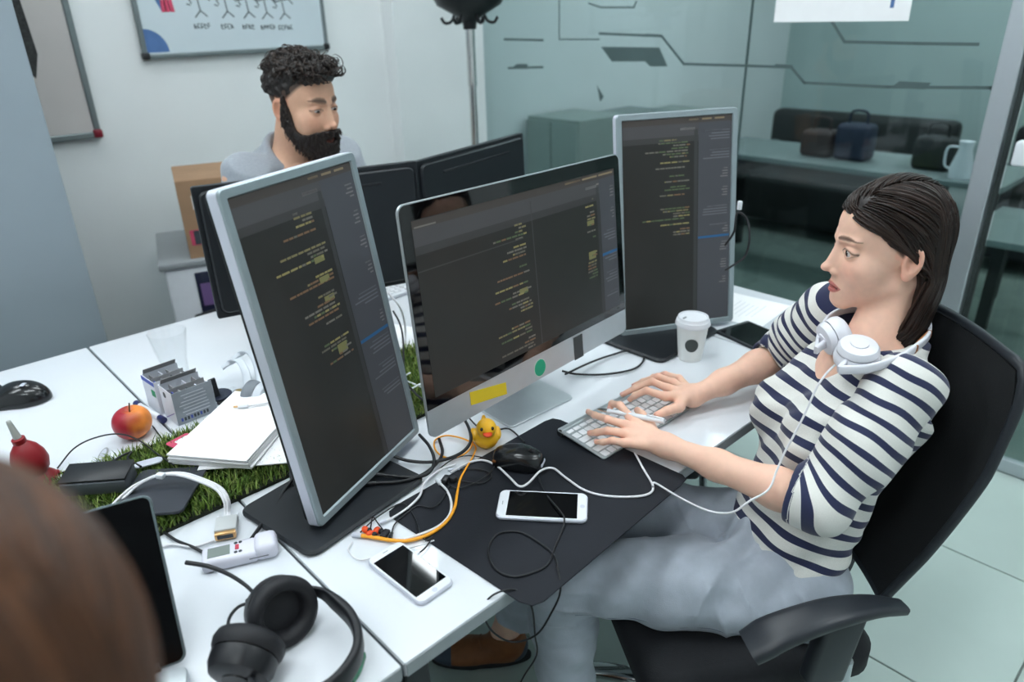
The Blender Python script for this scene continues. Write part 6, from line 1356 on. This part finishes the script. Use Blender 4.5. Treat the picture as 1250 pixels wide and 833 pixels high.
lo, hi = bounds([msL, msR, meL, meR, mpel, mnek], .13); V3, F3 = sdf_mesh(f_ms, lo, hi, .0042); mesh_obj('t_shirt', fast_mesh('t_shirt', V3, F3), 'grey_knit', mn, True)
def f_mj(P):
    d = ell(P, mpel+A(0, 0, -.02), (.17, .13, .11), MT); hL, hR = mpel-mlat*.1, mpel+mlat*.1
    for h_ in (hL, hR): d = smin(d, chain(P, [h_, h_+MTF*.42, h_+MTF*.44+A(0, 0, -.46)], [.10, .075, .06], .02), .03)
    return d
mat('dark_denim', C(52, 60, 78), .85, var=.1, vs=200); lo, hi = bounds([mpel, mpel+MTF*.5+A(0, 0, -.5)], .24); V4, F4 = sdf_mesh(f_mj, lo, hi, .007); mesh_obj('trousers', fast_mesh('trousers', V4, F4), 'dark_denim', mn, True)
for s_ in (-1, 1):
    ft = mpel+mlat*s_*.1+MTF*.46; ft = A(ft[0], ft[1], .0)
    V5, F5 = sdf_mesh(lambda P: smax(smin(ell(P, ft+MTF*.06+A(0, 0, .045), (.045, .13, .05), np.stack([mlat, MTF, A(0, 0, 1)], 1)), cone(P, ft+A(0, 0, .06), ft+A(0, 0, .12), .05, .045), .03), .002-P[:, 2], .004), ft+A(-.2, -.25, -.01), ft+A(.2, .25, .18), .006); mesh_obj('shoe', fast_mesh('shoe', V5, F5), 'sole', mn, True)
# beard
rb = np.random.default_rng(9)
def brd_region(q):
    """>0 inside the bearded area"""
    line = np.interp(q[:, 1], [-.01, .004, .014, .024, .036, .050, .066, .080, .09, .11], [.036, .030, -.002, -.038, -.056, -.062, -.062, -.054, -.051, -.050]); return line-q[:, 2]
def f_brd(q):
    d = head_sdf(q, True)-.0085; m = q.copy(); m[:, 0] = np.abs(m[:, 0]); d = smin(d, ell(q, (0, .062, -.112), (.038, .032, .032)), .022); d = smin(d, ell(m, (.036, .034, -.090), (.020, .032, .026)), .02)
    d = d+.0016*vnoise(q, 230)+.0011*vnoise(q[:, [1, 2, 0]], 420)
    d = smax(d, -brd_region(q)+.0012*vnoise(q, 300), .005); d = smax(d, -ell(q, (0, .10, -.0755), (.022, .03, .0075)), .003); d = smax(d, -.004-q[:, 1]+.5*np.clip(-q[:, 2]-.05, 0, 1), .006); return smax(d, -head_sdf(q, True)-.010, .002)
Vb, Fb = sdf_mesh(f_brd, (-.10, -.03, -.165), (.10, .13, .03), .0021)
sel = rb.integers(0, len(Vb), 900); sb = Vb[sel]; nb_ = nrm(A(0, .5, -1)); pts = []
for t in np.linspace(0, 1, 6): pts.append(sb+(np.stack([sb[:, 0]*2.0, np.full(900, .25), np.full(900, -1.0)], 1)*.013+rb.normal(scale=.0022, size=(900, 3)))*t)
hair_obj('beard', np.stack(pts, 1), rb.uniform(.0006, .0014, 900)/msc, C(30, 22, 20), C(58, 44, 38), 'hair_man', mn, M4(MR*msc, mh), (Vb, Fb, np.tile(np.array(C(34, 26, 24)), (len(Vb), 1))))
# hair: short sides, tall curly top
def f_top(q):
    d = ell(q, (0, -.028, .045), (.0775, .0955, .080)); d = smin(d, ell(q, (.004, .006, .092), (.066, .078, .034)), .025); d = smin(d, ell(q, (.004, .060, .090), (.052, .032, .030)), .02)
    d = d+.0040*vnoise(q, 95)+.0022*vnoise(q[:, [2, 0, 1]], 210); hl = np.interp(q[:, 2], [-.02, .01, .03, .055, .075, .13], [-.05, -.028, .004, .052, .082, .12])-q[:, 1]; d = smax(d, -hl, .006); return smax(d, -(q[:, 2]-.022), .012)
Vt, Ft = sdf_mesh(f_top, (-.11, -.16, -.03), (.11, .13, .18), .0028)
up = Vt[(Vt[:, 2] > .078)]; sd0 = up[rb.integers(0, len(up), 620)]; n0 = sd0-A(0, -.02, .035); n0 /= _n(n0)[:, None]; ph = rb.uniform(0, 6.28, 620); cr_ = rb.uniform(.006, .014, 620); hh = rb.uniform(.002, .012, 620)+.010*np.clip(sd0[:, 1]/.08, 0, 1); sw = np.stack([rb.normal(.25, .5, 620), rb.normal(.5, .5, 620), np.zeros(620)], 1); sw -= n0*(sw*n0).sum(1)[:, None]; sw /= _n(sw)[:, None]; bn = np.cross(n0, sw)
pts = []
for t in np.linspace(0, 1, 16):
    a = ph*.0+t*(3.6+1.6*np.sin(ph)); pts.append(sd0-n0*.006+n0*(hh*np.sin(np.minimum(t*1.5, 1)*1.57))[:, None]+sw*(cr_*np.sin(a)*1.25)[:, None]+n0*(cr_*(1-np.cos(a))*.55)[:, None]+bn*(.006*np.sin(t*2.5+ph))[:, None]-n0*(hh*.6*max(0, t-.6))[:, None])
hair_obj('hair', np.stack(pts, 1), rb.uniform(.0010, .0021, 620), C(26, 20, 19), C(64, 52, 46), 'hair_man', mn, M4(MR*msc, mh), (Vt, Ft, np.tile(np.array(C(30, 24, 22)), (len(Vt), 1))), seed=3)
# the man's chair
c2 = thing('office_chair', 'dark office chair the bearded man is sitting in', 'chair', (mpel[0], mpel[1], 0), np.stack([mlat, MTF, A(0, 0, 1)], 1))
MB().prism(rrect(.46, .44, .07, 6), .05, (0, .08, DZ-.355), be=.018).build('seat', 'chair_fabric', c2, 50); MB().rbox((0, -.20, DZ-.25), (.40, .03, .22), .014, rotx(RAD(6)), seg=3).build('backrest', 'chair_fabric', c2, 50); MB().strap(spline([(0, .0, DZ-.36), (0, -.16, DZ-.35), (0, -.225, DZ-.28), (0, -.225, DZ-.22)], 4), (1, 0, 0), .06, .018).build('back_bracket', 'chair_plastic', c2, 50)
MB().lathe([(0, .08), (.026, .08), (.026, .36), (0, .36)], (0, .06, 0), n=18).build('gas_column', 'black_plastic', c2, 40)
for k in range(5): a = k*2*math.pi/5+.3; u = A(math.cos(a), math.sin(a), 0); MB().strap([A(0, .06, .1), u*.15+A(0, .06, .09), u*.27+A(0, .06, .065)], A(-u[1], u[0], 0), .04, .026).build('base_leg', 'black_plastic', c2, 50); MB().lathe([(0, -.02), (.024, -.02), (.026, -.01), (.026, .01), (.024, .02), (0, .02)], tuple(u*.27+A(0, .06, .0265)), rotz(a)@rotx(math.pi/2), 18).build('caster', 'black_rubber', c2, 40)
# ------------------------------------------------------------------ person in the foreground, seen from behind
fp = thing('person', 'brown-haired person seen from behind at the open laptop', 'person', (-.03, .30, 0))
fh = CAM+ray(-112, 968)*.262; FF = nrm(A(.25, .95, -.25)); FRh = basis(FF); Fx = nrm(A(FF[0], FF[1], 0)); flat_ = nrm(np.cross(Fx, (0, 0, 1))); fnek = fh+A(0, 0, -.19)-Fx*.03; fpel = A(fnek[0], fnek[1], DZ-.16)-Fx*.16
def to_f(P): return (P-fh.astype(np.float32))@FRh.astype(np.float32)
fsL, fsR = fnek-flat_*.16+A(0, 0, -.05), fnek+flat_*.16+A(0, 0, -.05); feL, feR = fsL+Fx*.10+A(0, 0, -.26), fsR+Fx*.10+A(0, 0, -.22)+flat_*.04; fwL = A(-.06, .68, DZ+.05); fwR = CAM+ray(205, 905)*.47
def f_fh(P):
    d = head_sdf(to_f(P)); return smin(d, cone(P, fh+FRh@A(0, -.03, -.06), fnek+A(0, 0, -.03), .05, .055), .02)
def f_fb(P):
    d = smin(cone(P, fpel, fnek+A(0, 0, -.09), .10, .095), ell(P, fnek+A(0, 0, -.08), (.15, .075, .06), np.stack([flat_, Fx, A(0, 0, 1)], 1)), .05)
    for s_, e_, w_ in ((fsL, feL, fwL), (fsR, feR, fwR)):
        fd = nrm(A(w_[0]-e_[0], w_[1]-e_[1], 0)); sd = A(-fd[1], fd[0], 0)
        k = chain(P, [s_, e_, w_], [.046, .038, .024], .02); k = smin(k, ell(P, w_+fd*.045, (.034, .045, .014), np.stack([sd, fd, A(0, 0, 1)], 1)), .015)
        for i in range(4): o = w_+fd*.078+sd*(.025-.0165*i); k = smin(k, chain(P, [o, o+fd*.032+A(0, 0, .004), o+fd*.055+A(0, 0, -.018)], [.0085, .0078, .0062], .004), .006)
        tb = w_+fd*.03; k = smin(k, chain(P, [tb, tb+sd*.04+fd*.03, tb+sd*.045+fd*.055+A(0, 0, -.015)], [.012, .010, .007], .005), .008); d = smin(d, k, .02)
    for s_ in (-1, 1): h_ = fpel+flat_*s_*.09; d = np.minimum(d, chain(P, [h_, h_+Fx*.4, h_+Fx*.42+A(0, 0, -.45)], [.08, .055, .035], .02))
    return d
Va, Fa = sdf_mesh(f_fh, fh+A(-.16, -.16, -.26), fh+A(.16, .16, .14), .003); ca_ = face_cols(to_f(Va.astype(np.float32)), base_skin, C(196, 108, 104), C(70, 46, 36))
lo, hi = bounds([fpel, fnek, fsL, fsR, feL, feR, fwL, fwR, fpel+Fx*.45+A(0, 0, -.47)], .14); Vb2, Fb2 = sdf_mesh(f_fb, lo, hi, .005)
VB, FB = join_sdf([(Va, Fa), (Vb2, Fb2)]); mesh_obj('body', fast_mesh('body', VB, FB, {'Col': np.concatenate([ca_, np.tile(base_skin, (len(Vb2), 1))])}), 'skin', fp, True); add_eyes(fp, FRh, fh)
mat('tan_knit', C(176, 134, 98), .9, var=.1, vs=60, bump=.3, bs=200)
def f_ft(P):
    q = loc(P, fpel, np.stack([flat_, Fx, A(0, 0, 1)], 1)); q2 = q.copy(); z1 = fnek[2]-fpel[2]; sh = np.clip(q[:, 2]/z1, 0, 1)*.16; q2[:, 1] = q[:, 1]-sh
    d = loft(q2, [(-.06, .16, .12, .12, 0), (z1-.16, .17, .11, .11, 0), (z1-.06, .15, .08, .09, 0), (z1, .07, .06, .07, 0)])
    for s_, e_, w_ in ((fsL, feL, fwL), (fsR, feR, fwR)): d = smin(d, chain(P, [s_, e_, e_+(w_-e_)*.75], [.062, .052, .042], .02), .02)
    d = smax(d, -cone(P, fnek+A(0, 0, -.03), fnek+A(0, 0, .1), .06, .07), .006); return smax(smax(d, q[:, 2]-z1-.01, .006), -.05-q[:, 2], .006)
lo, hi = bounds([fpel, fnek, fsL, fsR, feL, feR, fwL, fwR], .14); Vc2, Fc2 = sdf_mesh(f_ft, lo, hi, .005); mesh_obj('sweater', fast_mesh('sweater', Vc2, Fc2), 'tan_knit', fp, True)
def f_fj(P):
    d = ell(P, fpel+A(0, 0, -.02), (.16, .13, .11))
    for s_ in (-1, 1): h_ = fpel+flat_*s_*.09; d = smin(d, chain(P, [h_, h_+Fx*.4, h_+Fx*.42+A(0, 0, -.45)], [.10, .072, .055], .02), .03)
    return d
lo, hi = bounds([fpel, fpel+Fx*.45+A(0, 0, -.5)], .22); Vd2, Fd2 = sdf_mesh(f_fj, lo, hi, .008); mesh_obj('trousers', fast_mesh('trousers', Vd2, Fd2), 'dark_denim', fp, True)
r5 = np.random.default_rng(12); u = r5.normal(size=(3000, 3)); u /= _n(u)[:, None]; sd5 = A(0, -.014, .036)+u*A(.0815, .0905, .0880); sd5 = sd5[(hair_region(sd5) > .001) & (sd5[:, 2] > -.03)]
p5 = flow_hair(f_hairvol, sd5, flow_w, 46, .0066, None, .010, seed=2); Vc5, Fc5 = sdf_mesh(cap, (-.12, -.15, -.22), (.12, .12, .15), .004)
hair_obj('hair', p5, r5.uniform(.0012, .0030, len(sd5)), C(52, 30, 16), C(104, 64, 36), 'hair_brown', fp, M4(FRh*1.03, fh), (Vc5, Fc5, np.tile(np.array(C(54, 32, 18)), (len(Vc5), 1))))
c3 = thing('office_chair', 'dark chair under the brown-haired person', 'chair', (fpel[0], fpel[1], 0), np.stack([flat_, Fx, A(0, 0, 1)], 1))
MB().prism(rrect(.46, .44, .07, 6), .05, (0, .08, DZ-.345), be=.018).build('seat', 'chair_fabric', c3, 50); MB().rbox((0, -.19, DZ-.08), (.42, .03, .36), .014, rotx(RAD(6)), seg=3).build('backrest', 'chair_fabric', c3, 50); MB().strap(spline([(0, .0, DZ-.35), (0, -.15, DZ-.34), (0, -.215, DZ-.28), (0, -.215, DZ-.15)], 4), (1, 0, 0), .06, .018).build('back_bracket', 'chair_plastic', c3, 50)
MB().lathe([(0, .08), (.026, .08), (.026, .37), (0, .37)], (0, .06, 0), n=18).build('gas_column', 'black_plastic', c3, 40)
for k in range(5): a = k*2*math.pi/5+.3; u_ = A(math.cos(a), math.sin(a), 0); MB().strap([A(0, .06, .1), u_*.15+A(0, .06, .09), u_*.27+A(0, .06, .065)], A(-u_[1], u_[0], 0), .04, .026).build('base_leg', 'black_plastic', c3, 50); MB().lathe([(0, -.02), (.024, -.02), (.026, -.01), (.026, .01), (.024, .02), (0, .02)], tuple(u_*.27+A(0, .06, .0265)), rotz(a)@rotx(math.pi/2), 18).build('caster', 'black_rubber', c3, 40)
